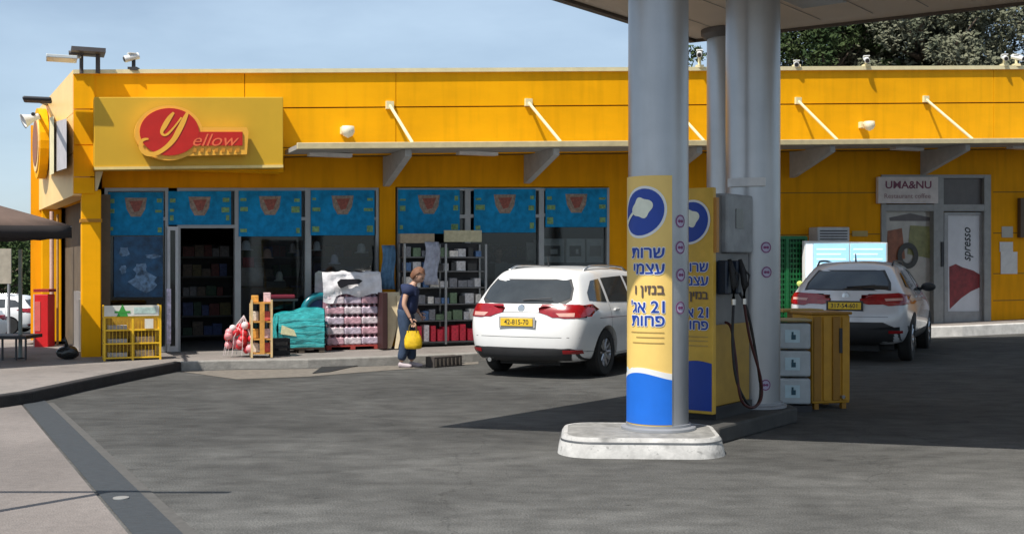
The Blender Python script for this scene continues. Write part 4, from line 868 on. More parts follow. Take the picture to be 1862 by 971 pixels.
# ------------------------------------------------ cars
def make_body_mesh(S):
    Lc = S['L']; zk = S['z']; wk = S['w']; ty = S['ty']; ny = S['ny']; tw = S['tw']; nw = S['nw']
    I = 9; J = 4; Kn = 7
    fI = [0, .07, .17, .29, .42, .55, .68, .80, .91, 1]
    idx = {}; vs = []; 
    def pos(i, j, k):
        f = fI[i]; c = (j - J / 2) / (J / 2)
        y = ty[k] + (ny[k] - ty[k]) * f
        g = 1 - (1 - min(1, f / .22)) ** 2; h = 1 - (1 - min(1, (1 - f) / .28)) ** 2
        w_ = wk[k] * (tw[k] + (1 - tw[k]) * g) * (nw[k] + (1 - nw[k]) * h)
        z = zk[k]
        if k >= 5: z += S['arch'] * math.sin(math.pi * min(1, f * .85 + .12)) * (k - 4) / 3
        if k in (4, 5): z -= S['belt'] * f * (1 if k == 5 else .6)
        x = c * w_
        if i == 0: y -= S['tb'] * (1 - c * c) * (1 if k < 5 else .9)
        if i == I: y += S['nb'] * (1 - c * c) * (1 if k > 3 else .9)
        if k == Kn: z += .035 * (1 - c * c)
        return Vector((x, y, z))
    def vid(i, j, k):
        key = (i, j, k)
        if key not in idx: idx[key] = len(vs); vs.append(pos(i, j, k))
        return idx[key]
    fs = []
    for i in range(I):
        for k in range(Kn):
            fs.append((vid(i, J, k), vid(i + 1, J, k), vid(i + 1, J, k + 1), vid(i, J, k + 1)))
            fs.append((vid(i, 0, k), vid(i, 0, k + 1), vid(i + 1, 0, k + 1), vid(i + 1, 0, k)))
        for j in range(J):
            fs.append((vid(i, j, Kn), vid(i, j + 1, Kn), vid(i + 1, j + 1, Kn), vid(i + 1, j, Kn)))
            fs.append((vid(i, j, 0), vid(i + 1, j, 0), vid(i + 1, j + 1, 0), vid(i, j + 1, 0)))
    for j in range(J):
        for k in range(Kn):
            fs.append((vid(0, j, k), vid(0, j + 1, k), vid(0, j + 1, k + 1), vid(0, j, k + 1)))
            fs.append((vid(I, j, k), vid(I, j, k + 1), vid(I, j + 1, k + 1), vid(I, j + 1, k)))
    me = bpy.data.meshes.new('b'); me.from_pydata([tuple(v) for v in vs], [], fs)
    o = bpy.data.objects.new('b', me); COL.objects.link(o); o.modifiers.new('s', 'SUBSURF').levels = 3
    cut = MB()
    for y in S['axles']:
        for s in (-1, 1): cut.cyl((s * .52, y, S['wr'] - .01), (s * 1.2, y, S['wr'] - .01), S['wr'] + .055, 28)
    cm = bpy.data.meshes.new('c'); cm.from_pydata([tuple(v) for v in cut.v], [], cut.f); co = bpy.data.objects.new('c', cm); COL.objects.link(co)
    dg = bpy.context.evaluated_depsgraph_get()
    solid = bpy.data.meshes.new_from_object(o.evaluated_get(dg))
    bvh = BVHTree.FromPolygons([v.co.copy() for v in solid.vertices], [tuple(p.vertices) for p in solid.polygons])
    bo = o.modifiers.new('b', 'BOOLEAN'); bo.operation = 'DIFFERENCE'; bo.object = co; bo.solver = 'EXACT'
    dg.update(); dg = bpy.context.evaluated_depsgraph_get(); fin = bpy.data.meshes.new_from_object(o.evaluated_get(dg))
    bpy.data.objects.remove(o); bpy.data.objects.remove(co)
    return fin, bvh
def add_mesh(name, me, m, parent):
    me.materials.clear(); me.materials.append(m)
    for p in me.polygons: p.use_smooth = True; p.material_index = 0
    me.set_sharp_from_angle(angle=R(42))
    o = bpy.data.objects.new(name, me); COL.objects.link(o); o.parent = parent; WORG[o.name] = Vector(); return o
def decal(mb, bvh, poly, axis, off, rings=7, dens=5, thick=True):
    """project a star shaped polygon onto the body. axis 'r' rear (x,z), 'f' front, 'R' right side (y,z), 'L' left side"""
    P = []
    n = len(poly)
    for i in range(n):
        a, b = poly[i], poly[(i + 1) % n]
        for k in range(dens): P.append((a[0] + (b[0] - a[0]) * k / dens, a[1] + (b[1] - a[1]) * k / dens))
    cx = sum(p[0] for p in poly) / n; cz = sum(p[1] for p in poly) / n; N = len(P)
    org = {'r': lambda u, v: (Vector((u, -3, v)), Vector((0, 1, 0))), 'f': lambda u, v: (Vector((u, 9, v)), Vector((0, -1, 0))),
           'R': lambda u, v: (Vector((3, u, v)), Vector((-1, 0, 0))), 'L': lambda u, v: (Vector((-3, u, v)), Vector((1, 0, 0))), 'T': lambda u, v: (Vector((u, v, 3)), Vector((0, 0, -1)))}[axis]
    vs = []
    for j in range(rings + 1):
        s = j / rings
        for p in P:
            o_, d_ = org(cx + (p[0] - cx) * s, cz + (p[1] - cz) * s); h = bvh.ray_cast(o_, d_)
            if h[0] is None: h = (vs[-1] if vs else o_ + d_ * 3, -d_)
            nrm = h[1] if h[1].dot(d_) < 0 else -h[1]
            vs.append(h[0] + nrm * off)
    fs = [(j * N + k, j * N + (k + 1) % N, (j + 1) * N + (k + 1) % N, (j + 1) * N + k) for j in range(rings) for k in range(N)]
    b = len(vs)  # rim back to body
    for k in range(N): 
        vs.append(vs[rings * N + k] * 1.0)
    mb.add(vs[:b], fs)
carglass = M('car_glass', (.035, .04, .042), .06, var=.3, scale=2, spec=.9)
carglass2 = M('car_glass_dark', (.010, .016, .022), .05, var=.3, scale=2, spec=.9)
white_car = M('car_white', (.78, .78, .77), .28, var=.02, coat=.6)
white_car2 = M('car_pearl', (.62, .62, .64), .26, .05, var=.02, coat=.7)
trim_bl = M('bumper_black', (.03, .03, .032), .55)
lightred = M('tail_light_red', (.28, .006, .010), .15, var=.2, scale=12, spec=.8)
lightclear = M('tail_light_pale', (.62, .35, .30), .15)
tyre_m = M('tyre', (.018, .018, .018), .85); rim_m = M('rim_silver', (.42, .43, .45), .3, .8); plate_m = M('plate_yellow', (.80, .52, .03), .4)
def make_wheel(T, x, y, r, s, rim=rim_m):
    W = MB(); W.lathe([(r * .62, -.10), (r * .93, -.10), (r, -.07), (r, .07), (r * .93, .10), (r * .62, .10), (r * .60, .0), (r * .62, -.10)], (x, y, r), 32, axis=Vector((1, 0, 0)))
    w_ = W.build('wheel', tyre_m, T, smooth=2)
    q = MB(); ax = Vector((s, 0, 0)); q.lathe([(0, .01), (r * .61, .01), (r * .63, .085), (r * .60, .09), (r * .56, .04), (0, .035)], (x, y, r), 32, axis=ax)
    for k in range(10):
        a = 6.283 * k / 10; c_, s_ = math.cos(a), math.sin(a); i0 = Vector((x + s * .055, y + c_ * r * .08, r + s_ * r * .08)); i1 = Vector((x + s * .078, y + c_ * r * .58, r + s_ * r * .58)); q.tube([i0, i1], [.026, .018], 6)
    q.lathe([(0, .03), (r * .14, .03), (r * .12, .085), (0, .09)], (x, y, r), 16, axis=ax)
    q.build('rim', rim, w_, smooth=2)
    d_ = MB(); d_.lathe([(0, .036), (r * .5, .036), (r * .5, .05), (0, .05)], (x, y, r), 24, axis=ax); d_.build('brake_disc', darkm, w_)
def make_car(kind, label, S, paint, gl):
    T = thing(kind, (0, 0, 0), label, 'car', 'cars on the forecourt')
    fin, bvh = make_body_mesh(S); add_mesh('body', fin, paint, T)
    def part(name, polys, m, off, parent=T, rings=7):
        mb = MB()
        for ax, poly in polys: decal(mb, bvh, poly, ax, off, rings)
        return mb.build(name, m, parent, smooth=True)
    f = lambda p: [(-a, b) for a, b in p]
    part('window_seal', [('r', S['rw_seal'])], trim_bl, .003)
    part('rear_window', [('r', S['rw'])], gl, .006)
    for p in S['sw']:
        part('side_window', [('R', p)], gl, .005); part('side_window', [('L', p)], gl, .005)
    part('windscreen', [('f', S['ws'])], gl, .005)
    for sgn in (1, -1):
        polys = [('r', [(a * sgn, b) for a, b in S['tl']]), ('R' if sgn > 0 else 'L', S['tls'])]
        tl_ = part('tail_light', polys, lightred, .010)
        part('reversing_lamp', [('r', [(a * sgn, b) for a, b in S['tlc']])], lightclear, .014, tl_)
        part('headlight', [('f', [(a * sgn, b) for a, b in S['hl']])], M('headlight', (.5, .5, .52), .1), .008)
        part('reflector', [('r', [(a * sgn, b) for a, b in S['rf']])], lightred, .016)
    bp = part('lower_bumper', [('r', S['bump'])], trim_bl, .009, rings=9)
    part('sill_trim', [('R', S['sill']), ('L', S['sill'])], trim_bl, .006)
    # seams
    mb = MB()
    for ax, a, b in S['seams']:
        n = 14; vs = []
        dx, dz = b[0] - a[0], b[1] - a[1]; l = math.hypot(dx, dz); px_, pz_ = -dz / l * .003, dx / l * .003
        for i in range(n + 1):
            u, v = a[0] + dx * i / n, a[1] + dz * i / n
            for sg in (1, -1):
                if ax == 'r': o_, d_ = Vector((u + px_ * sg, -3, v + pz_ * sg)), Vector((0, 1, 0))
                else: o_, d_ = Vector(((3 if ax == 'R' else -3), u + px_ * sg, v + pz_ * sg)), Vector(((-1 if ax == 'R' else 1), 0, 0))
                h = bvh.ray_cast(o_, d_)
                if h[0] is None: h = (vs[-1], -d_)
                nn = h[1] if h[1].dot(d_) < 0 else -h[1]; vs.append(h[0] + nn * .002)
        mb.add(vs, [(2 * i, 2 * i + 1, 2 * i + 3, 2 * i + 2) for i in range(n)])
    mb.build('panel_gap', M('gap_dark', (.05, .05, .05), .8), T)
    # plate
    h = bvh.ray_cast(Vector((0, -3, S['pz'])), Vector((0, 1, 0)))[0]
    mb = MB(); mb.box((S['px'], h.y - .018, S['pz']), (.54, .012, .15)); mb.build('plate_recess', trim_bl if S['dark_recess'] else M('recess_grey', (.4, .4, .4), .5), T, bevel=.004)
    mb = MB(); mb.box((S['px'], h.y - .03, S['pz']), (.48, .012, .105)); pl_ = mb.build('number_plate', plate_m, T, bevel=.004)
    mb = MB(); vs, fs = text_geo(S['plate'], .095, 0, .001, sx=.92); mb.add([(S['px'] + v.x, h.y - .0375, S['pz'] + v.y) for v in vs], fs); mb.build('plate_number', M('ink', (0, 0, 0)), pl_)
    h2 = bvh.ray_cast(Vector((0, -3, S['ez'])), Vector((0, 1, 0)))[0]
    mb = MB(); mb.lathe([(0, -.004), (.055, -.004), (.05, .014), (0, .016)], h2, 20, axis=Vector((0, -1, .1))); mb.build('badge', M('chrome', (.6, .6, .6), .2, .9), T, smooth=2)
    mb = MB(); hw = bvh.ray_cast(Vector((0, -3, S['rw'][0][1] + .04)), Vector((0, 1, 0)))[0]; mb.tube([hw + Vector((0, -.02, 0)), hw + Vector((.42, -.01, .03))], .008, 6); mb.build('wiper', darkm, T)
    for s in (-1, 1):
        for y in S['axles']: make_wheel(T, s * S['tr'], y, S['wr'], s)
        # mirror
        my = S['my']; mz = S['mz']; hh = bvh.ray_cast(Vector((s * 3, my, mz)), Vector((-s, 0, 0)))[0]
        mb = MB(); mb.ball(hh + Vector((s * .13, 0, .03)), .12, 14, 8, (1, .55, .62)); mm = mb.build('wing_mirror', paint if not S['dark_recess'] else trim_bl, T, smooth=True)
        mb = MB(); mb.tube([hh + Vector((-s * .02, 0, 0)), hh + Vector((s * .08, 0, .01))], .025); mb.build('mirror_arm', trim_bl, mm)
        # roof rails
        pts = []
        for k in range(9):
            y = S['rail'][0] + (S['rail'][1] - S['rail'][0]) * k / 8; hh = bvh.ray_cast(Vector((s * S['rx'], y, 3)), Vector((0, 0, -1)))[0]; pts.append(hh + Vector((0, 0, .045 if 0 < k < 8 else .0)))
        mb = MB(); mb.tube(pts, .016, 8); mb.build('roof_rail', S['railm'], T, smooth=True)
        for u, v in S['handles']:
            hh = bvh.ray_cast(Vector((s * 3, u, v)), Vector((-s, 0, 0)))[0]; mb = MB(); mb.box(hh + Vector((s * .015, 0, 0)), (.03, .16, .03)); mb.build('door_handle', paint, T, bevel=.008)
    hh = bvh.ray_cast(Vector((0, S['ant'], 3)), Vector((0, 0, -1)))[0]; mb = MB(); mb.tube([hh, hh + Vector((0, -.03, .14 if not S['dark_recess'] else .12))], [.014, .006]); mb.build('antenna', darkm, T)
    mb = MB(); mb.box((0, S['L'] / 2, .27), (1.3, S['L'] - .9, .16)); mb.box((0, .5, .25), (.9, .5, .16)); mb.build('underbody', blackm, T)
    mb = MB(); mb.cyl((-.5, .02, .235), (-.5, .3, .235), .03, 12); mb.build('exhaust', M('chrome', (0, 0, 0)), T)
    return T
wagon = dict(L=4.45, z=[.21, .30, .50, .70, .87, .99, 1.36, 1.43], w=[.80, .87, .895, .905, .89, .845, .665, .60], tw=[.86, .88, .90, .92, .92, .92, .90, .86], nw=[.80, .80, .84, .86, .88, .92, .95, .95],
             ty=[.14, .03, 0, .01, .05, .10, .40, .54], ny=[4.30, 4.42, 4.45, 4.30, 3.55, 3.25, 2.70, 2.45], arch=.045, belt=.04, tb=.10, nb=.16, wr=.325, axles=(.86, 3.52), tr=.765,
             rw_seal=[(-.60, .995), (.60, .995), (.665, 1.05), (.635, 1.20), (.56, 1.325), (-.56, 1.325), (-.635, 1.20), (-.665, 1.05)],
             rw=[(-.50, 1.005), (.50, 1.005), (.635, 1.07), (.61, 1.20), (.54, 1.305), (-.54, 1.305), (-.61, 1.20), (-.635, 1.07)],
             sw=[[(.42, 1.04), (.95, 1.01), (.98, 1.325), (.70, 1.30), (.46, 1.14)], [(1.03, 1.01), (1.85, .99), (1.85, 1.36), (1.06, 1.335)], [(1.93, .99), (2.80, .985), (2.72, 1.10), (2.42, 1.34), (1.93, 1.36)]],
             ws=[(-.60, 1.02), (.60, 1.02), (.56, 1.34), (-.56, 1.34)], tl=[(.33, .92), (.52, .985), (.90, .99), (.90, .82), (.62, .81), (.42, .84)], tls=[(-.02, .985), (.12, .99), (.50, .93), (.30, .85), (.12, .82), (-.02, .82)],
             tlc=[(.50, .875), (.74, .88), (.74, .83), (.56, .83)], hl=[(.45, .62), (.78, .66), (.78, .76), (.5, .72)], rf=[(.60, .40), (.80, .40), (.80, .35), (.60, .35)],
             bump=[(-.86, .36), (-.70, .42), (.70, .42), (.86, .36), (.86, .235), (-.86, .235)], sill=[(1.35, .27), (3.05, .27), (3.05, .235), (1.35, .235)],
             seams=[('r', (-.80, .56), (.80, .56)), ('r', (-.36, .885), (.36, .885)), ('R', (1.0, .35), (1.0, 1.02)), ('R', (1.89, .35), (1.89, 1.0)), ('R', (2.9, .35), (2.9, .95)), ('L', (1.0, .35), (1.0, 1.02)), ('L', (1.89, .35), (1.89, 1.0)), ('R', (1.0, .30), (2.9, .30)), ('R', (.6, .80), (3.4, .79))],
             pz=.755, px=-.03, ez=.935, plate='42-815-70', dark_recess=False, my=2.72, mz=1.0, rail=(.75, 2.35), rx=.57, railm=M('chrome', (.6, .6, .6), .2, .9), handles=[(1.2, .90), (2.1, .89)], ant=.85)
c1 = make_car('parked_car', 'white estate car with roof rails and yellow number plate standing in the sun', wagon, white_car, carglass)
set_loc(c1, (.13, 15.45, 0), -R(27))
suv = dict(wagon)
suv.update(L=4.40, z=[.26, .38, .56, .78, .96, 1.07, 1.40, 1.47], ty=[.20, .05, 0, .03, .10, .17, .62, .78], ny=[4.25, 4.36, 4.40, 4.28, 3.45, 3.15, 2.65, 2.40], wr=.355, tr=.785, tb=.12,
           w=[.80, .87, .90, .915, .90, .85, .655, .58], tw=[.86, .88, .90, .92, .93, .92, .86, .80],
           rw_seal=[(-.64, 1.085), (.64, 1.085), (.62, 1.2), (.50, 1.395), (-.50, 1.395), (-.62, 1.2)], rw=[(-.60, 1.10), (.60, 1.10), (.585, 1.2), (.47, 1.375), (-.47, 1.375), (-.585, 1.2)],
           sw=[[(.62, 1.14), (.98, 1.10), (1.0, 1.36), (.85, 1.34)], [(1.06, 1.09), (1.85, 1.06), (1.85, 1.41), (1.10, 1.385)], [(1.93, 1.06), (2.78, 1.05), (2.68, 1.16), (2.40, 1.38), (1.93, 1.41)]],
           ws=[(-.60, 1.1), (.60, 1.1), (.56, 1.38), (-.56, 1.38)], tl=[(.40, .93), (.50, 1.005), (.90, 1.03), (.90, .88), (.62, .86)], tls=[(-.02, 1.02), (.2, 1.05), (.46, 1.0), (.25, .90), (-.02, .88)], tlc=[(.56, .965), (.80, .975), (.80, .94), (.58, .93)],
           rf=[(.62, .50), (.80, .50), (.80, .46), (.62, .46)], bump=[(-.86, .56), (-.70, .55), (-.55, .62), (.55, .62), (.70, .55), (.86, .56), (.86, .28), (-.86, .28)], sill=[(1.3, .44), (3.1, .44), (3.1, .28), (1.3, .28)],
           seams=[('r', (-.62, .70), (.62, .70)), ('R', (1.05, .45), (1.05, 1.1)), ('R', (1.89, .45), (1.89, 1.07)), ('R', (2.85, .45), (2.85, 1.0)), ('L', (1.05, .45), (1.05, 1.1)), ('R', (.6, .92), (3.2, .90))],
           pz=.86, px=.0, ez=1.01, plate='317-54-601', dark_recess=True, my=2.68, mz=1.08, rail=(.9, 2.3), railm=darkm, handles=[(1.2, .98), (2.1, .97)], ant=1.05)
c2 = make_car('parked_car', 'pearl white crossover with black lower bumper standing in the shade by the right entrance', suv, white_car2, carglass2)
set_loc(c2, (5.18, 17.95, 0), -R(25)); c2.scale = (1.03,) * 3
# far parked cars on the lower street at the left
def far_car(x, y, z, rz, lab, src=c1):
    c = copy_tree(src); c['label'] = lab; c['group'] = 'white cars parked on the lower street'; set_loc(c, (x, y, z), rz); return c
far_car(-17.3, 38.3, -1.08, R(160), 'white car parked on the lower street behind the signpost, nearest of the far ones')
far_car(-22.5, 47, -1.1, R(120), 'white car far behind on the lower street, under the trees at the left border')
far_car(-18.4, 45, -1.1, R(95), 'white car far behind on the lower street, beside the red cabinet')
# ------------------------------------------------ people
def skin_mesh(chains, sub=2):
    """chains: list of (points, radii, links) -> evaluated mesh data"""
    V_ = []; F_ = []
    for pts, rad, links in chains:
        me = bpy.data.meshes.new('s'); me.from_pydata([tuple(p) for p in pts], links, []); o = bpy.data.objects.new('s', me); COL.objects.link(o)
        o.modifiers.new('k', 'SKIN'); ss = o.modifiers.new('u', 'SUBSURF'); ss.levels = sub
        for i, r in enumerate(rad): me.skin_vertices[0].data[i].radius = r if isinstance(r, tuple) else (r, r)
        me.skin_vertices[0].data[0].use_root = True
        dg = bpy.context.evaluated_depsgraph_get(); m2 = bpy.data.meshes.new_from_object(o.evaluated_get(dg)); b = len(V_)
        V_ += [v.co.copy() for v in m2.vertices]; F_ += [tuple(b + i for i in p.vertices) for p in m2.polygons]
        bpy.data.objects.remove(o)
    return V_, F_
skinm = M('skin', (.50, .29, .20), .55, var=.06); 
def person(loc, rz, label, J, cloth, hairlen=1, scale=1.0, shoe=(.45, .38, .38)):
    T = thing('person', loc, label, 'person')
    def put(name, V_, F_, m, parent=T):
        mb = MB(); ro = Matrix.Rotation(rz, 3, 'Z'); mb.add([ro @ (v * scale) + Vector(loc) for v in V_], F_); return mb.build(name, m, parent, smooth=True)
    j = {k: Vector(v) for k, v in J.items()}
    ch = []
    names = ['pel', 'sp', 'ch', 'nk', 'hd0', 'shL', 'elL', 'wrL', 'shR', 'elR', 'wrR', 'hpL', 'knL', 'anL', 'hpR', 'knR', 'anR']
    rad = [.115, .105, .115, .048, .052, .05, .038, .024, .05, .038, .024, .085, .056, .036, .085, .056, .036]
    lk = [(0, 1), (1, 2), (2, 3), (3, 4), (2, 5), (5, 6), (6, 7), (2, 8), (8, 9), (9, 10), (0, 11), (11, 12), (12, 13), (0, 14), (14, 15), (15, 16)]
    ch.append(([j[n] for n in names], rad, lk))
    # feet
    for s in ('L', 'R'):
        a = j['an' + s]; ch.append(([a + Vector((-.03, 0, -.02)), a + Vector((.05, 0, -.045)), a + Vector((.15, 0, -.055))], [.036, .034, .026], [(0, 1), (1, 2)]))
    # hands: palm + five fingers
    for s in ('L', 'R'):
        w0 = j['wr' + s]; dn = (j['wr' + s] - j['el' + s]).normalized(); sd__ = Vector((1, 0, 0)); sd__ = (sd__ - dn * sd__.dot(dn)).normalized(); th = dn.cross(sd__)
        ch.append(([w0 - dn * .01, w0 + dn * .04, w0 + dn * .085], [(.022, .018), (.030, .016), (.034, .015)], [(0, 1), (1, 2)]))
        for fi, (o_, ln) in enumerate([(-.030, .055), (-.010, .070), (.011, .075), (.030, .066)]):
            b0 = w0 + dn * .075 + sd__ * o_; b1 = b0 + dn * ln * .5 + th * .006; b2 = b1 + dn * ln * .35 + th * .022; ch.append(([b0, b1, b2], [.0095, .0085, .007], [(0, 1), (1, 2)]))
        b0 = w0 + dn * .025 + sd__ * .028; ch.append(([b0, b0 + sd__ * .025 + dn * .025, b0 + sd__ * .034 + dn * .055], [.011, .010, .008], [(0, 1), (1, 2)]))
    V_, F_ = skin_mesh(ch)
    # head: shaped ball with face
    hc = j['hd']; fd = Vector(J['face']).normalized(); up = Vector(J['up']).normalized(); up = (up - fd * up.dot(fd)).normalized(); sdv = up.cross(fd)
    b = len(V_); n1, n2 = 28, 20
    for i in range(n2 + 1):
        th_ = math.pi * i / n2
        for k in range(n1):
            ph = 2 * math.pi * k / n1; x = math.sin(th_) * math.cos(ph); y = math.sin(th_) * math.sin(ph); z = -math.cos(th_)
            fx = x * .092; fy = y * .072; fz_ = z * .112
            if x > 0 and z < -.3: fx += .006; fy *= 1 - .25 * (-z - .3)
            if x < 0: fx *= 1.05
            if x > .6 and abs(y) < .22 and -.35 < z < .12: fx += .022 * (1 - abs(y) / .22) * (1 - abs(z + .18) / .3) if abs(z + .18) < .3 else 0   # nose
            if x > .6 and .12 < abs(y) < .5 and .02 < z < .22: fx -= .006     # eye sockets
            if x > .6 and abs(y) < .3 and -.55 < z < -.42: fx += .005         # lips
            V_.append(hc + fd * fx + sdv * fy + up * fz_)
    F_ += [(b + i * n1 + k, b + i * n1 + (k + 1) % n1, b + (i + 1) * n1 + (k + 1) % n1, b + (i + 1) * n1 + k) for i in range(n2) for k in range(n1)]
    for s in (-1, 1):
        e = MB(); e.ball(hc + sdv * s * .074 - fd * .004 - up * .005, .028, 8, 6, (.6, .4, 1)); b = len(V_); V_ += e.v; F_ += [tuple(b + q for q in f_) for f_ in e.f]
    put('body', V_, F_, skinm)
    e = MB()
    for s in (-1, 1): e.ball(hc + sdv * s * .028 + fd * .083 + up * .012, .010, 8, 6)
    put('eyes', e.v, e.f, M('eye_dark', (.03, .02, .015), .3))
    # hair cap
    hv = []; n1, n2 = 28, 16
    for i in range(n2 + 1):
        th_ = math.pi * i / n2
        for k in range(n1):
            ph = 2 * math.pi * k / n1; x = math.sin(th_) * math.cos(ph); y = math.sin(th_) * math.sin(ph); z = -math.cos(th_)
            r_ = 1.14 + .03 * math.sin(7 * ph + 3 * z); off = -.018
            zz = max(z, -.75 * hairlen if x < .1 else .42 + .2 * x)
            hv.append(hc + fd * (x * .092 * r_ * (1 if x < 0 else .93) + off) + sdv * (y * .080 * r_) + up * (zz * .112 * r_ + .006))
    put('hair', hv, [(i * n1 + k, i * n1 + (k + 1) % n1, (i + 1) * n1 + (k + 1) % n1, (i + 1) * n1 + k) for i in range(n2) for k in range(n1)], cloth['hair'])
    # shirt
    mid = lambda a, b, t: j[a] * (1 - t) + j[b] * t
    cl_ = lambda s: (j['ch'] * .35 + j['sh' + s] * .45 + j['nk'] * .2)
    sh = ([j['pel'] + Vector((0, 0, -.03)), j['sp'], j['ch'], mid('ch', 'nk', .6), cl_('L'), j['shL'] + Vector((0, 0, .0)), mid('shL', 'elL', cloth.get('sleeve', .6)), cl_('R'), j['shR'] + Vector((0, 0, .0)), mid('shR', 'elR', cloth.get('sleeve', .6))], [(.185, .165), (.175, .160), (.195, .170), .085, .11, .10, .075, .11, .10, .075], [(0, 1), (1, 2), (2, 3), (2, 4), (4, 5), (5, 6), (2, 7), (7, 8), (8, 9)])
    V2, F2 = skin_mesh([sh]); put('shirt', V2, F2, cloth['shirt'])
    tr_ = ([j['pel'] + Vector((.01, 0, .11)), j['pel'], j['hpL'], j['knL'], j['anL'] + Vector((0, 0, .02)), j['hpR'], j['knR'], j['anR'] + Vector((0, 0, .02))], [.135, .150, .115, .088, .070, .115, .088, .070], [(0, 1), (1, 2), (2, 3), (3, 4), (1, 5), (5, 6), (6, 7)])
    V2, F2 = skin_mesh([tr_]); put('trousers', V2, F2, cloth['trousers'])
    for s in ('L', 'R'):
        a = j['an' + s]; V2, F2 = skin_mesh([([a + Vector((-.045, 0, -.03)), a + Vector((.05, 0, -.045)), a + Vector((.17, 0, -.055))], [(.046, .048), (.044, .042), (.036, .028)], [(0, 1), (1, 2)])]); put('shoe', V2, F2, M('shoe_%d' % int(shoe[0] * 100), shoe, .6))
    return T
navy = M('navy_cloth', (.012, .022, .07), .85, var=.25, scale=9, bump=.3, bscale=25); denim = M('denim', (.028, .05, .095), .85, var=.3, scale=9, bump=.3, bscale=30)
hairm = M('hair_brown', (.16, .07, .035), .7, var=.3, scale=25)
J = dict(pel=(-.02, 0, .80), sp=(.01, 0, .93), ch=(.05, 0, 1.09), nk=(.10, 0, 1.24), hd0=(.135, 0, 1.29), hd=(.165, 0, 1.355), face=(1, -.1, -.75), up=(.6, 0, 1),
         shL=(.04, .15, 1.16), elL=(.02, .19, .94), wrL=(.14, .16, .80), shR=(.03, -.15, 1.16), elR=(-.01, -.20, .93), wrR=(.09, -.19, .73),
         hpL=(-.02, .08, .74), knL=(.03, .08, .42), anL=(.05, .07, .08), hpR=(-.03, -.08, .74), knR=(0, -.08, .42), anR=(-.08, -.08, .08))
pp = GP(741, 668, 0)
person(pp, R(-8), 'person in navy shirt and jeans walking with head bowed, holding a yellow bag', J, dict(shirt=navy, trousers=denim, hair=hairm, sleeve=.45), shoe=(.42, .36, .38))
# yellow bag
ro = Matrix.Rotation(R(-8), 3, 'Z'); hp = ro @ Vector((.125, -.19, .60)) + pp
T = thing('carrier_bag', hp - Vector((0, 0, .36)), 'bulging yellow carrier bag held by the person in navy', 'bag')
mb = MB(); vs = []; fs = []; N = 20
prof = [(.0, .06), (.095, .06), (.125, .075), (.132, .13), (.125, .20), (.112, .25), (.095, .29), (.088, .325)]
for r_, z in prof:
    for k in range(N):
        a = 6.283 * k / N; cr_ = 1 + .07 * math.sin(5 * a + z * 9) + .05 * math.sin(9 * a - z * 25); vs.append(hp + ro @ Vector((r_ * cr_ * math.cos(a), r_ * .5 * cr_ * math.sin(a), z - .37)))
fs = [(i * N + k, i * N + (k + 1) % N, (i + 1) * N + (k + 1) % N, (i + 1) * N + k) for i in range(len(prof) - 1) for k in range(N)]
mb.add(vs, fs); mb.build('bag_body', M('bag_yellow', (.72, .46, .01), .5, var=.25, scale=10, bump=.3, bscale=20), T, smooth=True)
mb = MB()
for s in (-1, 1): mb.tube([tuple(hp + ro @ Vector(v)) for v in spl([(-.06, s * .03, -.07), (-.045, s * .015, .03), (0, 0, .062), (.045, s * .015, .03), (.06, s * .03, -.07)], 5)], .007, 6)
mb.build('handles', M('bag_handle', (.10, .07, .01), .6), T)
J2 = dict(pel=(0, 0, .92), sp=(0, 0, 1.06), ch=(0, 0, 1.28), nk=(0, 0, 1.46), hd0=(.01, 0, 1.52), hd=(.02, 0, 1.60), face=(1, 0, 0), up=(0, 0, 1), shL=(0, .18, 1.38), elL=(-.02, .23, 1.10), wrL=(.12, .2, .92), shR=(0, -.18, 1.38), elR=(-.02, -.23, 1.10), wrR=(.12, -.2, .92),
          hpL=(0, .09, .86), knL=(0, .1, .48), anL=(0, .1, .08), hpR=(0, -.09, .86), knR=(0, -.1, .48), anR=(0, -.1, .08))
oq = WO - .85; pp2 = FP(tx(906, oq), oq, zfl)
person(tuple(pp2), R(-70), 'person in a pale shirt standing behind the shop glass above the white estate car', J2, dict(shirt=M('pale_shirt', (.62, .55, .48), .8), trousers=M('dark_trousers', (.03, .03, .04), .8), hair=M('hair_black', (.03, .02, .02), .7), sleeve=.9), shoe=(.05, .05, .05))
# ------------------------------------------------ goods in front of the shop
FR = math.atan2(UY, UX)
def frame_at(p, rz=FR):
    m = Matrix.Rotation(rz, 3, 'Z'); return lambda x, y, z: Vector(p) + m @ Vector((x, y, z))
# yellow newspaper cage
p = GP(241, 655, .13); Q = frame_at(p); cw, chh, cd = .80, .80, .34
T = thing('newspaper_stand', p, 'yellow wire newspaper stand with a white top board beside the corner pillar', 'stand')
cy = M('cage_yellow', (.80, .48, .015), .45)
def qb(mb, x0, x1, y0, y1, z0, z1, Q_=None):
    q = Q_ or Q; return mb.hexa([q(x0, y0, z0), q(x1, y0, z0), q(x1, y1, z0), q(x0, y1, z0), q(x0, y0, z1), q(x1, y0, z1), q(x1, y1, z1), q(x0, y1, z1)])
mb = MB()
for x in (-cw / 2, -.012, cw / 2 - .025): qb(mb, x, x + .028, 0, .028, 0, chh)
for x in (-cw / 2, cw / 2 - .025): qb(mb, x, x + .025, cd - .025, cd, 0, chh)
for z in (.03, .235, .43, .62, .77): qb(mb, -cw / 2, cw / 2, .003, .025, z, z + .022); qb(mb, -cw / 2, -cw / 2 + .022, .025, cd, z, z + .02); qb(mb, cw / 2 - .022, cw / 2, .025, cd, z, z + .02)
mb.build('frame', cy, T)
mb = MB()
for i in range(16): x = -cw / 2 + cw * (i + .5) / 16; qb(mb, x, x + .005, .012, .017, .05, .64)
mb.build('wires', cy, T)
mb = MB(); 
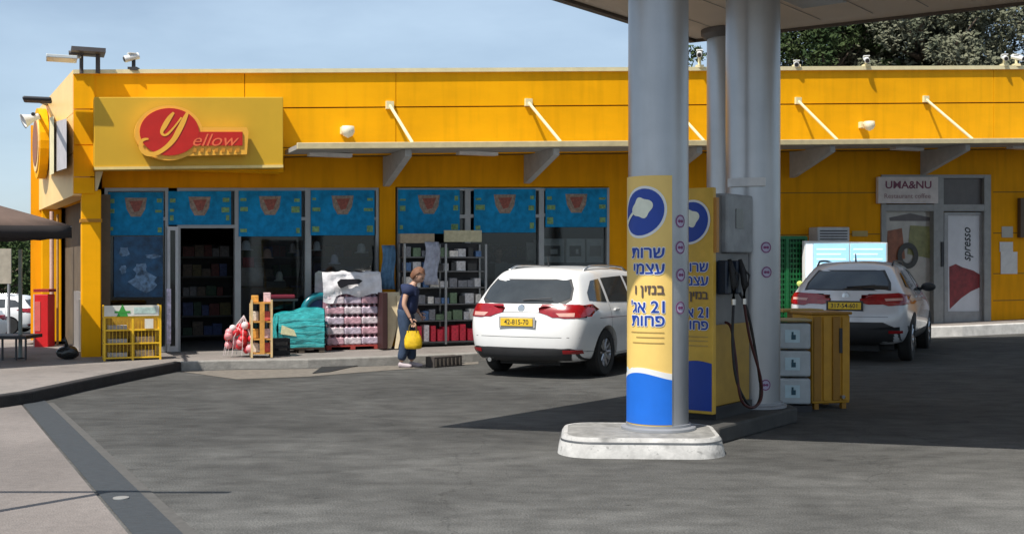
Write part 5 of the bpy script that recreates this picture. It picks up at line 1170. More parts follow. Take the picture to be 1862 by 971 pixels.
for z in (.04, .24, .435): qb(mb, -cw / 2 + .03, cw / 2 - .03, .03, cd - .03, z, z + .01)
mb.build('shelf', M('shelf_ochre', (.30, .16, .02), .6), T)
mb = MB(); qb(mb, -cw / 2 + .03, cw / 2 - .03, cd - .03, cd - .02, .04, .76); mb.build('back_panel', M('panel_ochre', (.42, .24, .02), .6, var=.3, scale=5), T)
mb = MB(); qb(mb, -cw / 2 + .01, cw / 2 - .03, -.012, -.002, .645, .80); tb_ = mb.build('top_board', M('board_cream', (.68, .66, .58), .5), T)
mb = MB(); mb.add([Q(-.22, -.016, .64), Q(-.06, -.016, .64), Q(-.14, -.016, .82)], [(0, 1, 2)]); mb.add([Q(-.25, -.018, .69), Q(-.03, -.018, .69), Q(-.03, -.018, .72), Q(-.25, -.018, .72)], [(0, 1, 2, 3)]); mb.build('green_emblem', M('emblem_green', (.04, .28, .04), .5), tb_)
mb = MB(); qb(mb, .02, .33, -.016, -.013, .68, .77); mb.build('board_print', M('print_mint', (.45, .58, .52), .5, var=.3, scale=14), tb_)
mb = MB(); qb(mb, .17, .29, -.008, .0, .46, .60); mb.build('price_card', M('card_cream', (.72, .68, .58), .5), T)
nm = [M('paper_grey', (.42, .40, .38), .8, var=.3, scale=18), M('paper_tan', (.45, .36, .25), .8, var=.3, scale=18)]
for i, (x, z) in enumerate([(-.2, .05), (.18, .05), (-.2, .25), (.18, .25), (-.2, .445)]):
    mb = MB(); qb(mb, x - .13, x + .13, .06, .26, z + .001, z + .06 + .03 * (i % 2)); tag(mb.build('newspaper_pile', nm[i % 2]), ['grey newspaper pile low on the left of the yellow stand', 'tan newspaper pile low on the right of the yellow stand', 'grey newspaper pile on the middle left shelf of the yellow stand', 'tan newspaper pile on the middle right shelf of the yellow stand', 'grey newspaper pile on the top left shelf of the yellow stand'][i], 'newspapers', 'newspaper piles in the yellow stand')
# slatted orange display stand
p = GP(476, 650, .14); Q = frame_at(p, FR - .1)
T = thing('display_stand', p, 'narrow orange wooden display stand with slats right of the doorway', 'display stand')
om = M('stand_orange', (.62, .30, .06), .6, var=.25, scale=12); wm = M('stand_pale_wood', (.66, .48, .24), .6, var=.2, scale=12)
mb = MB()
for x in (-.16, .13): qb(mb, x, x + .03, 0, .03, 0, .86); qb(mb, x, x + .03, .27, .30, 0, .80)
mb.build('upright', wm, T)
for z in (.05, .26, .52, .80):
    mb = MB(); qb(mb, -.15, .15, .012, .29, z, z + .02); mb.build('shelf', om, T)
mb = MB(); qb(mb, -.03, .04, -.01, .0, .05, .80); mb.build('centre_slat', om, T)
kinds = [((.72, .62, .5), 'cream'), ((.62, .10, .08), 'red'), ((.7, .34, .06), 'orange'), ((.72, .5, .5), 'pink')]
def pack(q, x, y, z, w_, d_, h_, col, nm_, lab, cat, grp):
    mb = MB(); qb(mb, x - w_ / 2, x + w_ / 2, y - d_ / 2, y + d_ / 2, z, z + h_, q); return tag(mb.build(nm_, M('pack_%02d_%02d_%02d' % tuple(int(c * 99) for c in col), col, .5, var=.3, scale=22), bevel=.006), lab, cat, grp)
i = 0
for z, zn in ((.0725, 'bottom'), (.2825, 'second'), (.5425, 'third'), (.8225, 'top')):
    for x, xn in ((-.09, 'left'), (.09, 'right')):
        col, cn_ = kinds[i % 4]; i += 1
        pack(Q, x, .15, z, .10, .12, .14 if z < .8 else .10 + .04 * (x > 0), col, 'snack_packet', '%s packet on the %s side of the %s shelf of the orange stand' % (cn_, xn, zn), 'packet', 'packets on the orange stand')
# red and pink net sack with balls
p = GP(441, 648, .14); T = thing('ball_sack', p, 'pink and red bulging net sack left of the orange stand by the doorway', 'sack')
rm = [M('ball_red', (.60, .03, .04), .4), M('ball_pink', (.75, .30, .32), .4), M('ball_pale', (.75, .6, .6), .4)]
rs = random.Random(3)
for i in range(34):
    z = .06 + .42 * rs.random(); wv = .19 * (1 - (z / .62) ** 2) + .03; x = rs.uniform(-wv, wv) * 1.0; y = rs.uniform(-.1, .1)
    mb = MB(); mb.ball(p + Vector((x - .02 + (.48 - z) * -.12, y, z)), rs.uniform(.05, .065), 12, 8); mb.build('ball', rm[rs.randrange(3) if i % 3 else 0], T, smooth=True)
mb = MB()
for k in range(10): a = 6.283 * k / 10; mb.tube([p + Vector((.24 * math.cos(a) - .05, .15 * math.sin(a), .02)), p + Vector((.21 * math.cos(a) - .03, .14 * math.sin(a), .3)), p + Vector((.02, 0, .62))], .004, 5)
mb.build('net', M('net_white', (.7, .6, .6), .6), T)
# maroon tray lying on a low table behind
p = GP(500, 640, .14) + Vector((0, .35, 0)); Q = frame_at(p)
T = thing('side_table', p, 'low dark table behind the orange stand, maroon tray on it', 'table')
mb = MB(); qb(mb, -.25, .28, -.1, .3, .80, .83); mb.build('table_top', darkm, T)
for x in (-.22, .22): mb = MB(); qb(mb, x, x + .03, .0, .03, 0, .80); mb.build('leg', darkm, T)
mb = MB(); qb(mb, -.22, .25, -.05, .25, .831, .90); tag(mb.build('serving_tray', M('tray_maroon', (.16, .015, .03), .4), bevel=.02), 'maroon tray on the low dark table behind the orange stand', 'tray')
# teal pile
p = GP(548, 641, .14); Q = frame_at(p, FR - .05)
T = thing('wrapped_pallet', p, 'teal film wrapped stack of packs with a slanting top beside the orange stand', 'pallet of packs')
teal = M('teal_film', (.05, .45, .46), .22, var=.4, scale=7, bump=.4, bscale=24, stretch=(1, 1, 2.5), spec=.8)
mb = MB(); N = 14; sec = []
prf = [(-.36, .38), (.36, .42)]
cols = 12; rows = 9; vs = []; fs = []
def topz(x): return .60 + .13 * (x + .36) / .72 - .05 * max(0, (x - .2) / .16) ** 2 + .012 * math.sin(20 * x)
for side in range(4):
    for i in range(cols + 1):
        for j in range(rows + 1):
            u = i / cols; z = j / rows
            x, y = [(-.36 + .72 * u, 0), (.36, .5 * u), (.36 - .72 * u, .5), (-.36, .5 - .5 * u)][side]
            bul = .025 * math.sin(math.pi * z) + .008 * math.sin(9 * u + 14 * z + side)
            dx, dy = [(0, -1), (1, 0), (0, 1), (-1, 0)][side]; zz = .08 + (topz(x) - .08) * z
            vs.append(Q(x + dx * bul, y + dy * bul, zz))
    b = side * (cols + 1) * (rows + 1)
    fs += [(b + i * (rows + 1) + j, b + (i + 1) * (rows + 1) + j, b + (i + 1) * (rows + 1) + j + 1, b + i * (rows + 1) + j + 1) for i in range(cols) for j in range(rows)]
mb.add(vs, fs); mb.add([Q(-.36, 0, topz(-.36)), Q(.36, 0, topz(.36)), Q(.36, .5, topz(.36)), Q(-.36, .5, topz(-.36))], [(0, 1, 2, 3)]); mb.build('film', teal, T, smooth=2)
mb = MB(); [qb(mb, -.37, .37, y, y + .1, .05, .075) for y in (-.01, .2, .41)]; [qb(mb, x, x + .09, 0, .5, 0, .05) for x in (-.36, -.04, .28)]; mb.build('pallet_base', M('pallet_dark', (.09, .07, .05), .8), T)
mb = MB(); mb.add([Q(-.33, -.036, .30), Q(-.08, -.036, .26), Q(-.12, -.036, .36), Q(-.31, -.036, .44)], [(0, 1, 2, 3)]); mb.build('paper_label', M('label_yellowish', (.72, .70, .42), .5, var=.2, scale=20), T)
mb = MB(); 
for k in range(5): z = .12 + .1 * k; qb(mb, -.36, .37, -.034, -.03, z, z + .008)
mb.build('film_fold', M('teal_pale', (.15, .55, .55), .3), T)
p = GP(517, 644, .14) + Vector((-.02, -.12, 0)); T = thing('crate', p, 'small black crate standing in front of the teal stack', 'crate')
Q = frame_at(p)
mb = MB(); qb(mb, -.13, .13, -.02, .2, .0, .02); [qb(mb, x, x + .02, -.02, .2, .02, .25) for x in (-.13, .11)]; qb(mb, -.11, .11, .18, .2, .02, .25); [qb(mb, -.11, .11, -.02, -.0, z, z + .05) for z in (.02, .1, .2)]; mb.build('crate_body', blackm, T)
# inflatable ring behind
p = GP(575, 640, .14) + Vector((-.02, .75, 0)); T = thing('inflatable_ring', p + Vector((0, 0, .5)), 'dark teal inflatable ring standing behind the teal stack', 'inflatable ring')
mb = MB(); Q = frame_at(p); pts = [Q(-.05 + .27 * math.cos(6.283 * k / 28), .0 + .04 * math.cos(6.283 * k / 28), .60 + .27 * math.sin(6.283 * k / 28)) for k in range(29)]; mb.tube(pts, .065, 12); mb.build('ring', M('ring_teal', (.01, .16, .20), .25), T, smooth=True)
mb = MB(); mb.lathe([(0, 0), (.22, 0), (.22, .01), (0, .01)], Q(-.05, .03, .60), 24, axis=Vector((NX, NY, 0))); mb.build('ring_floor', M('ring_blue', (.015, .08, .22), .3), T)
# bottle pack pallet, each pack a thing of its own
p = GP(642, 635, .14); Qp = frame_at(p)
T = thing('pallet', p, 'red edged pallet under the pink bottle packs', 'pallet')
mb = MB(); [qb(mb, -.44, .44, y, y + .1, .045, .07, Qp) for y in (0, .25, .5)]; [qb(mb, x, x + .08, 0, .6, 0, .045, Qp) for x in (-.44, -.04, .36)]; mb.build('pallet_deck', M('pallet_red', (.38, .05, .04), .7), T)
pinks = [(.48, .26, .31), (.54, .46, .49), (.42, .34, .44), (.52, .30, .35), (.58, .50, .52)]
rown = ['bottom', 'second', 'third', 'fourth', 'top']; coln = ['left', 'centre', 'right']
for r in range(5):
    for c in range(3):
        mb = MB(); x0 = -.43 + c * .288; z0 = .075 + r * .166; col = pinks[(r * 3 + c * 2 + (r == 4)) % 5] if r not in (0, 1) else pinks[(3 * r + c) % 2 * 3]
        T = thing('bottle_pack', Qp(x0 + .14, .1, z0), '%s pack of wrapped bottles in the %s row of the pink stack' % (coln[c], rown[r]), 'bottle pack', 'bottle packs stacked before the shop')
        for bx in range(3):
            for by in range(2):
                cx_, cy_ = x0 + .048 + bx * .094, .05 + by * .094; b_ = Qp(cx_, cy_, z0)
                mb.lathe([(.0, .0), (.042, .0), (.045, .02), (.045, .10), (.03, .13), (.014, .14), (.014, .16), (0, .16)], b_, 12)
        mb.build('bottles', M('bottle_%d' % (pinks.index(col)), col, .25, var=.35, scale=18, spec=.7), T, smooth=2)
        mb = MB(); qb(mb, x0 + .002, x0 + .284, .002, .19, z0 + .008, z0 + .118, Qp); mb.build('film_sleeve', M('sleeve_%d' % ((r + c) % 3), [(.56, .33, .38), (.60, .52, .55), (.50, .42, .50)][(r + c) % 3], .25, var=.4, scale=15, bump=.5, bscale=20), T, bevel=.015)
mb = MB(); qb(mb, -.43, .43, .22, .58, .075, .90, Qp); tag(mb.build('film_bundle', M('film_mauve', (.40, .22, .27), .4, var=.3, scale=8)), 'mauve film wrapped rear half of the pink bottle stack', 'bundle')
mb = MB(); vs = []; fs = []; nu, nv = 18, 8
def crump(x, y, z): s_ = math.sin; return .012 * (s_(31 * x + 9 * z) + s_(17 * z + 23 * y) + s_(13 * x - 29 * z))
T = thing('crumpled_sheet', Qp(0, .2, .92), 'crumpled white plastic sheet with a dark slot on top of the pink bottle stack', 'plastic sheet')
for i in range(nu + 1):
    for j in range(nv + 1):
        x = -.50 + .98 * i / nu; z = .90 + .36 * j / nv - .10 * (i < 4) * (1 - j / nv) + (.0 if j else -.03 * math.sin(i * .7) - .02); y = -.02 + .05 * (j / nv) + crump(x, .0, z); vs.append(Qp(x, y, z))
b = (nu + 1) * (nv + 1)
fs = [(i * (nv + 1) + j, (i + 1) * (nv + 1) + j, (i + 1) * (nv + 1) + j + 1, i * (nv + 1) + j + 1) for i in range(nu) for j in range(nv)]
for i in range(nu + 1): x = -.50 + .98 * i / nu; vs += [Qp(x, .30, 1.26 + crump(x, .3, 1.2)), Qp(x, .58, 1.22 + crump(x, .6, 1.2)), Qp(x, .6, .9)]
for i in range(nu):
    fs.append((i * (nv + 1) + nv, (i + 1) * (nv + 1) + nv, b + (i + 1) * 3, b + i * 3))
    for q_ in (0, 1): fs.append((b + i * 3 + q_, b + (i + 1) * 3 + q_, b + (i + 1) * 3 + q_ + 1, b + i * 3 + q_ + 1))
mb.add(vs, fs); mb.build('sheet', M('film_white', (.72, .70, .72), .35, var=.18, scale=7, bump=.8, bscale=9), T, smooth=True)
mb = MB(); pts = [(-.28, 1.10), (-.22, 1.15), (.08, 1.15), (.14, 1.12), (.08, 1.07), (-.1, 1.05), (-.22, 1.00), (-.26, 1.04)]
mb.add([Qp(x, -.075, z) for x, z in pts] + [Qp(x, -.05, z) for x, z in pts], [tuple(range(8)), tuple(reversed(range(8, 16)))] + [(k, 8 + k, 8 + (k + 1) % 8, (k + 1) % 8) for k in range(8)]); mb.build('slot', M('slot_black', (.008, .007, .012), .7), T)
# leaning boards
for i, (x0, x1, dx, lab) in enumerate([(712, 722, 0, 'cream curved board leaning beside the bottle stack, left of the pair'), (728, 738, .0, 'narrow cream board leaning behind the walking person, right of the pair')]):
    p = GP(x0, 634, .15); Q = frame_at(p); mb = MB(); n = 10; vs = []; fs = []
    hgt = .92 if i == 0 else .86; wd = .12 if i == 0 else .05
    for k in range(n + 1):
        u = k / n; x = -.05 + .22 * u - .10 * u * u * u; y = .05 + .2 * u; z = hgt * u; w2 = wd * (.5 + .9 * u - .25 * u ** 4)
        for dx_, dy_ in ((-w2, 0), (w2, 0), (w2, .03), (-w2, .03)): vs.append(Q(x + dx_, y + dy_, z))
    for k in range(n): b = 4 * k; fs += [(b + q_, b + (q_ + 1) % 4, b + 4 + (q_ + 1) % 4, b + 4 + q_) for q_ in range(4)]
    fs += [(3, 2, 1, 0), (4 * n, 4 * n + 1, 4 * n + 2, 4 * n + 3)]
    mb.add(vs, fs); tag(mb.build('leaning_board', M('board_beige', (.66, .55, .36), .6, var=.12, scale=8), smooth=2), lab, 'board', 'cream boards leaning by the shop')
p = GP(697, 636, .15) + Vector((0, .15, 0)); Q = frame_at(p); mb = MB(); qb(mb, -.03, .06, .0, .5, 0, .92); tag(mb.build('ice_chest', M('chest_maroon', (.035, .010, .010), .6), bevel=.01), 'dark maroon cabinet between the bottle stack and the leaning boards', 'cabinet')
# wire rack with goods
RK = lambda x: FP(tx(x, -.15), -.15, 0)
pa = RK(742); T = thing('goods_rack', Vector((pa.x, pa.y, .15)), 'tall grey metal rack full of goods before the glass right of the walking person', 'rack')
t0, t1 = tx(736, -.1), tx(884, -.1); zr = .17
mb = MB()
for t in (t0, (t0 + t1) / 2, t1): fbox(mb, t - .018, t + .018, -.14, -.1, zr, 1.88); fbox(mb, t - .015, t + .015, -.44, -.41, zr, 1.88)
mb.build('upright', alu, T)
lv = [.22, .58, .86, 1.14, 1.42, 1.66]
for z in lv: mb = MB(); fbox(mb, t0, t1, -.44, -.105, z - .02, z); mb.build('shelf', M('rack_shelf', (.16, .16, .16), .5, .4), T)
mb = MB(); fbox(mb, t0, t1, -.45, -.44, zr, 1.9); mb.build('rack_back', M('rack_back', (.05, .05, .055), .7), T)
cols_ = [((.12, .12, .13), 'charcoal'), ((.34, .33, .33), 'grey'), ((.05, .10, .20), 'blue'), ((.08, .12, .07), 'green'), ((.45, .42, .38), 'cream'), ((.02, .02, .02), 'black')]
rs = random.Random(11)
ln_ = ['bottom', 'second', 'third', 'fourth', 'fifth', 'top']
ORD = ['first', 'second', 'third', 'fourth', 'fifth', 'sixth', 'seventh', 'eighth', 'ninth', 'tenth', 'eleventh', 'twelfth', 'thirteenth', 'fourteenth', 'fifteenth', 'sixteenth']
for li, z in enumerate(lv):
    t = t0 + .03; no = -1
    while t < t1 - .16:
        no += 1
        w_ = rs.uniform(.08, .17); h_ = rs.uniform(.10, .19) if li < 5 else rs.uniform(.1, .18)
        if li == 0: col, cn_ = [((.42, .02, .04), 'red'), ((.55, .45, .45), 'pale')][rs.random() < .25]; h_ = rs.uniform(.2, .3)
        else: col, cn_ = cols_[rs.randrange(6)]
        mb = MB(); fbox(mb, t, t + w_, -.36, -.13, z + .001, z + h_); tag(mb.build('boxed_product', M('prod_%s' % cn_, tuple(min(.8, c * 1.6) for c in col), .45, var=.4, scale=25), bevel=.005), '%s box, %s from the left on the %s shelf of the grey metal rack' % (cn_, ORD[no], ln_[li]), 'box', 'boxes on the grey metal rack'); t += w_ + rs.uniform(.005, .05)
for x0, x1, y0, y1, lab in ((728, 790, 425, 442, 'tan sign board over the left half of the goods rack'), (808, 876, 419, 440, 'cream sign board over the right half of the goods rack')):
    mb = MB(); pbox(mb, x0, x1, y0, y1, -.12, -.09); tag(mb.build('rack_sign', M('rack_sign_%d' % x0, (.38, .30, .20) if x0 < 800 else (.50, .46, .30), .6, var=.2, scale=12)), lab, 'sign', 'sign boards over the goods rack')
# hanging clothes / pale sheet between rack parts
mb = MB(); N = 10; vs = []
for i in range(N + 1):
    for j in range(9):
        x = 772 + 26 * i / N; y = 440 + 78 * j / 8; o = -.06 + .012 * math.sin(i * 1.7 + j * .6); vs.append(FP(tx(x + 3 * math.sin(j * .8), o), o, fz(y, x, o)))
mb.add(vs, [(i * 9 + j, (i + 1) * 9 + j, (i + 1) * 9 + j + 1, i * 9 + j + 1) for i in range(N) for j in range(8)]); o_ = mb.build('hanging_shirt', M('cloth_lilac', (.36, .38, .46), .8, var=.35, scale=9), smooth=True); o_.modifiers.new('s', 'SOLIDIFY').thickness = .012; tag(o_, 'pale lilac shirt hanging in the middle of the goods rack', 'shirt')
mb = MB(); vs = []
for i in range(N + 1):
    for j in range(9):
        x = 694 + 24 * i / N; y = 446 + 80 * j / 8; o = -.25 + .015 * math.sin(i * 1.9 + j * .5); vs.append(FP(tx(x + 2 * math.sin(j * .8), o), o, fz(y, x, o)))
mb.add(vs, [(i * 9 + j, (i + 1) * 9 + j, (i + 1) * 9 + j + 1, i * 9 + j + 1) for i in range(N) for j in range(8)]); o_ = mb.build('hanging_dress', M('cloth_blue', (.08, .18, .30), .8, var=.4, scale=9), smooth=True); o_.modifiers.new('s', 'SOLIDIFY').thickness = .012; tag(o_, 'blue garment hanging before the ochre pier above the leaning boards', 'garment')
# hats and small pale things hanging in the windows
for x, y, w_, colr, cn_, pl_ in [(447, 447, 9, (.5, .55, .62), 'pale blue', 'beside the door frame'), (486, 462, 8, (.42, .26, .2), 'tan', 'over the orange stand'), (532, 452, 6, (.25, .2, .18), 'brown', 'right of the tan hat, half lit'), (576, 448, 7, (.55, .55, .58), 'grey white', 'left in the bay over the bottle stack'), (608, 472, 8, (.42, .42, .6), 'lilac', 'just above the crumpled sheet'), (657, 452, 9, (.5, .55, .58), 'silver', 'right in the bay over the bottle stack'), (508, 503, 7, (.4, .38, .32), 'beige', 'low behind the orange stand')]:
    o = WO - .17; c = FP(tx(x, o), o, fz(y + 8, x, o)); r_ = w_ / 110; T = thing('sun_hat', c, '%s hat hanging behind the glass, %s' % (cn_, pl_), 'hat', 'hats hanging in the shop window')
    mb = MB(); mb.lathe([(r_ * 1.5, 0), (r_ * 1.45, .012), (r_ * .95, .02), (r_ * .9, .09), (r_ * .6, .15), (0, .165)], c, 18); hm = M('hat_' + cn_.replace(' ', '_'), tuple(min(.85, c * 1.7) for c in colr), .8, var=.1); mb.build('crown', hm, T, smooth=2)
    mb = MB(); mb.tube([c + Vector((0, 0, .16)), c + Vector((0, 0, 1.1))], .004, 5); mb.build('string', darkm, T)
# cartons low in window
for x0, x1, y0, y1, colr, lab in [(440, 478, 487, 520, (.30, .28, .26), 'grey carton on the counter right of the door frame'), (446, 462, 468, 486, (.30, .03, .05), 'small red box on top of the grey carton'), (484, 520, 512, 524, (.10, .10, .10), 'flat dark box behind the orange stand')]:
    mb = MB(); pbox(mb, x0, x1, y0, y1, WO - .6, WO - .35); tag(mb.build('carton', M('carton_%d' % x0, colr, .6, var=.2, scale=10)), lab, 'box')
mb = MB(); fbox(mb, tx(436, WO), tx(684, WO), WO - .75, WO - .3, zfl, fz(524, 500, WO - .3)); tag(mb.build('counter', M('counter_dark', (.07, .06, .06), .6)), 'dark window counter inside the glass right of the doorway', 'counter')
# shop shelves inside
cols2 = [((.14, .03, .025), 'red'), ((.06, .09, .24), 'blue'), ((.15, .12, .04), 'yellow'), ((.25, .25, .27), 'grey'), ((.03, .08, .04), 'green'), ((.15, .11, .08), 'tan')]
mb0 = {}
for si, (xa, xb, o_) in enumerate([(330, 425, -3.2), (440, 560, -2.6), (570, 690, -2.6), (880, 975, -2.4)]):
    t0, t1 = tx(xa, o_), tx(xb, o_); T = thing('shop_shelf', FP((t0 + t1) / 2, o_, zfl), ['dark goods shelf seen through the open doorway', 'goods shelf inside behind the orange stand', 'goods shelf inside behind the bottle stack', 'goods shelf inside behind the person at the glass'][si], 'shelf', 'goods shelves inside the shop')
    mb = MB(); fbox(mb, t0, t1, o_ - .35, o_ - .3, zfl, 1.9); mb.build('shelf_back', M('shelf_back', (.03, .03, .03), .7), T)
    for li in range(5):
        z = zfl + .1 + li * .36
        mb = MB(); fbox(mb, t0, t1, o_ - .3, o_, z - .03, z); mb.build('shelf_board', M('shelf_board', (.08, .08, .08), .5), T)
        t = t0 + .03; no = -1
        while t < t1 - .2:
            no += 1
            w_ = rs.uniform(.10, .2); col, cn_ = cols2[rs.randrange(6)]
            key = (cn_, round(w_ * 20) / 20)
            mb = MB(); fbox(mb, t, t + w_, o_ - .25, o_ - .04, z + .001, z + rs.uniform(.12, .26)); tag(mb.build('grocery_box', M('groc_' + cn_, col, .5, var=.4, scale=22)), '%s box, %s from left on the %s board, %s' % (cn_, ORD[no], ['lowest', 'second', 'third', 'fourth', 'top'][li], ['in the doorway', 'behind the orange stand', 'behind the bottle stack', 'behind the glass person'][si]), 'box', 'boxes on the shelves inside the shop'); t += w_ + .01
# machines on counter behind glass
mb = MB(); fbox(mb, tx(905, WO), tx(1108, WO), WO - .6, WO - .13, zfl, fz(479, 1040, WO - .15)); tag(mb.build('counter', M('counter_grey', (.16, .16, .16), .5)), 'grey counter inside the glass under the vending machines', 'counter')
for x0, x1, lab in [(984, 1026, 'grey vending machine with a white lit slot, left of three behind the glass'), (1030, 1064, 'grey vending machine in the middle of three behind the glass'), (1067, 1100, 'grey vending machine with pale front, right of three behind the glass')]:
    T = thing('vending_machine', FP(tx((x0 + x1) / 2, WO - .3), WO - .3, fz(480, x0, WO - .3)), lab, 'machine', 'machines on the counter behind the glass')
    gm_ = M('machine_grey', (.72, .72, .70), .5)
    mb = MB(); pbox(mb, x0, x1, 434, 478, WO - .5, WO - .15); mb.build('housing', gm_, T, bevel=.01)
    mb = MB(); pbox(mb, x0 + 6, x1 - 7, 447, 466, WO - .148, WO - .14); s_ = mb.build('window', M('machine_black', (.02, .02, .02), .2) if x1 < 1066 else M('machine_tan', (.42, .36, .33), .5), T)
    if x1 < 1066: mb = MB(); pbox(mb, x0 + 17, x1 - 12, 453, 462, WO - .139, WO - .135); mb.build('cup_light', M('cup_pale', (.75, .73, .7), .5), s_)
mb = MB(); pbox(mb, 958, 978, 440, 474, WO - .35, WO - .3); tag(mb.build('white_dispenser', M('disp_white', (.5, .47, .43), .5), bevel=.02), 'pale dispenser behind the glass left of the vending machines', 'dispenser')
# ------------------------------------------------ left corner: parasol, table, cabinet, signpost, bag
cen = Vector((-9.0, 16.0, 0)); T = thing('market_parasol', (cen.x, cen.y, .13), 'dark brown square parasol with a black valance at the left border', 'parasol')
zt_p, zv, zb_p = 2.86, 2.06, 1.89; hw_ = 2.05
m = Matrix.Rotation(R(45), 3, 'Z'); cor = [cen + m @ Vector((a * hw_, b * hw_, 0)) for a, b in ((-1, -1), (1, -1), (1, 1), (-1, 1))]
mb = MB(); N = 8
for i in range(4):
    a, b = cor[i], cor[(i + 1) % 4]
    vs = []
    for j in range(N + 1):
        u = j / N
        for k in range(N + 1):
            v = k / N; e_ = a + (b - a) * v; q_ = cen + (e_ - cen) * u; z = zt_p + (zv - zt_p) * u - .03 * math.sin(math.pi * v) * u + .02 * u * (1 - u)
            vs.append((q_.x, q_.y, z))
    mb.add(vs, [(j * (N + 1) + k, j * (N + 1) + k + 1, (j + 1) * (N + 1) + k + 1, (j + 1) * (N + 1) + k) for j in range(N) for k in range(N)])
o_ = mb.build('canopy', M('parasol_brown', (.13, .085, .065), .85, var=.1, bump=.2), T, smooth=2); o_.modifiers.new('s', 'SOLIDIFY').thickness = .01
mb = MB()
for i in range(4):
    a, b = cor[i], cor[(i + 1) % 4]; n_ = 20; vs = []
    for k in range(n_ + 1): v = k / n_; e_ = a + (b - a) * v; out_ = (e_ - cen).normalized() * (.015 * math.sin(k * 1.9)); sag = -.03 * math.sin(math.pi * v); vs += [(e_.x, e_.y, zv + sag), (e_.x + out_.x, e_.y + out_.y, zb_p + sag * .6 + .008 * math.sin(k * 2.2))]
    mb.add(vs, [(2 * k, 2 * k + 1, 2 * k + 3, 2 * k + 2) for k in range(n_)])
o_ = mb.build('valance', M('valance_dark', (.022, .018, .018), .9), T, smooth=True); o_.modifiers.new('s', 'SOLIDIFY').thickness = .008
mb = MB(); mb.cyl((cen.x, cen.y, .13), (cen.x, cen.y, zt_p), .035); mb.build('pole', darkm, T)
mb = MB(); mb.lathe([(0, 0), (.35, 0), (.35, .08), (.06, .12), (0, .12)], (cen.x, cen.y, .131), 24); mb.build('base', darkm, T)
mb = MB(); 
for c in cor: mb.tube([(cen.x, cen.y, zt_p - .04), (c.x, c.y, zv - .02)], .012)
mb.build('ribs', darkm, T)
p = GP(8, 655, .13); T = thing('cafe_table', p, 'small dark café table with thin legs under the brown parasol', 'table')
mb = MB(); mb.box(p + Vector((0, .3, .33)), (.62, .6, .05)); mb.build('table_top', darkm, T)
for x in (-.27, -.05, .15, .29): mb = MB(); mb.cyl(p + Vector((x, .05, 0)), p + Vector((x, .05, .31)), .016); mb.build('leg', M('leg_dark', (.04, .04, .045), .4), T)
# red cabinet with white top
p = Vector((GP(75, 634, .1).x, GP(75, 634, .1).y, .1)); T = thing('fire_cabinet', p, 'red fire hose cabinet with pale edge beside the far yellow side pillar', 'fire cabinet')
mb = MB(); mb.box(p + Vector((.0, .15, .46)), (.23, .3, .92)); mb.build('cabinet_body', M('fire_red', (.62, .012, .015), .4, var=.1), T, bevel=.01)
mb = MB(); mb.box(p + Vector((-.125, .15, .46)), (.02, .3, .92)); mb.build('side_strip', M('strip_pinkish', (.65, .45, .42), .5), T)
mb = MB(); mb.box(p + Vector((.0, .15, .985)), (.26, .32, .05)); mb.build('top_cap', M('cap_red', (.35, .02, .02), .5), T)
mb = MB(); mb.box(p + Vector((-.06, -.004, .55)), (.09, .008, .5)); mb.build('front_label', M('label_red_pale', (.68, .12, .1), .5), T)
for dx, hh in ((-.02, 2.35), (.08, 2.3)):
    mb = MB(); mb.cyl(p + Vector((dx, .5, -.1)), p + Vector((dx, .5, hh)), .035 if dx < 0 else .02); tag(mb.build('pipe', M('pipe_pinkish', (.62, .42, .34), .5) if dx < 0 else M('pipe_ochre', (.5, .28, .1), .5)), 'pinkish pipe rising behind the red cabinet' if dx < 0 else 'thin ochre pipe rising behind the red cabinet', 'pipe')
p = GP(37, 652, .13); T = thing('signpost', p + Vector((0, 0, 0)), 'thin grey post under the edge of the brown parasol', 'post')
mb = MB(); mb.cyl(p, p + Vector((0, 0, 1.62)), .028); mb.build('post', M('post_grey_green', (.22, .26, .25), .5), T)
mb = MB(); mb.lathe([(0, 0), (.09, 0), (.09, .02), (0, .025)], p, 16); mb.build('post_foot', darkm, T)
# beige board on posts far behind
p = Vector((-14.6, 33, -1.1)); T = thing('notice_board', p, 'faded beige board on two posts beyond the signpost', 'board')
mb = MB(); mb.box(p + Vector((0, 0, 2.6)), (.55, .06, 1.0), R(10)); mb.build('board', M('board_faded', (.38, .34, .27), .7, var=.2, scale=4), T)
mb = MB(); [mb.cyl(p + Vector((x, .05, 0)), p + Vector((x, .05, 2.6)), .04) for x in (-.2, .2)]; mb.build('posts', greym, T)
# black rubbish bag by the corner
p = GP(119, 654, .13); T = thing('rubbish_bag', p, 'black rubbish bag lying on the pavement left of the corner pillar', 'bag')
mb = MB(); vs = []; N, Rr_ = 16, 9
for i in range(Rr_ + 1):
    th_ = math.pi * i / Rr_
    for k in range(N): ph = 6.283 * k / N; r_ = .16 * (1 + .14 * math.sin(3 * ph + 2 * th_) + .08 * math.sin(7 * ph)); vs.append(p + Vector((r_ * math.sin(th_) * math.cos(ph), .1 + r_ * .8 * math.sin(th_) * math.sin(ph), .10 - .10 * math.cos(th_) * (1 + .05 * math.sin(5 * ph)))))
mb.add(vs, [(i * N + k, i * N + (k + 1) % N, (i + 1) * N + (k + 1) % N, (i + 1) * N + k) for i in range(Rr_) for k in range(N)]); mb.build('bag_body', M('bag_black', (.02, .02, .02), .25, bump=.5, bscale=12), T, smooth=True)
mb = MB(); mb.tube([p + Vector((-.02, .1, .18)), p + Vector((-.03, .1, .26)), p + Vector((-.07, .1, .30))], [.035, .02, .045]); mb.build('knot', M('bag_black', (0, 0, 0)), T, smooth=True)
p = GP(142, 640, .13) + Vector((-.02, .45, 0))
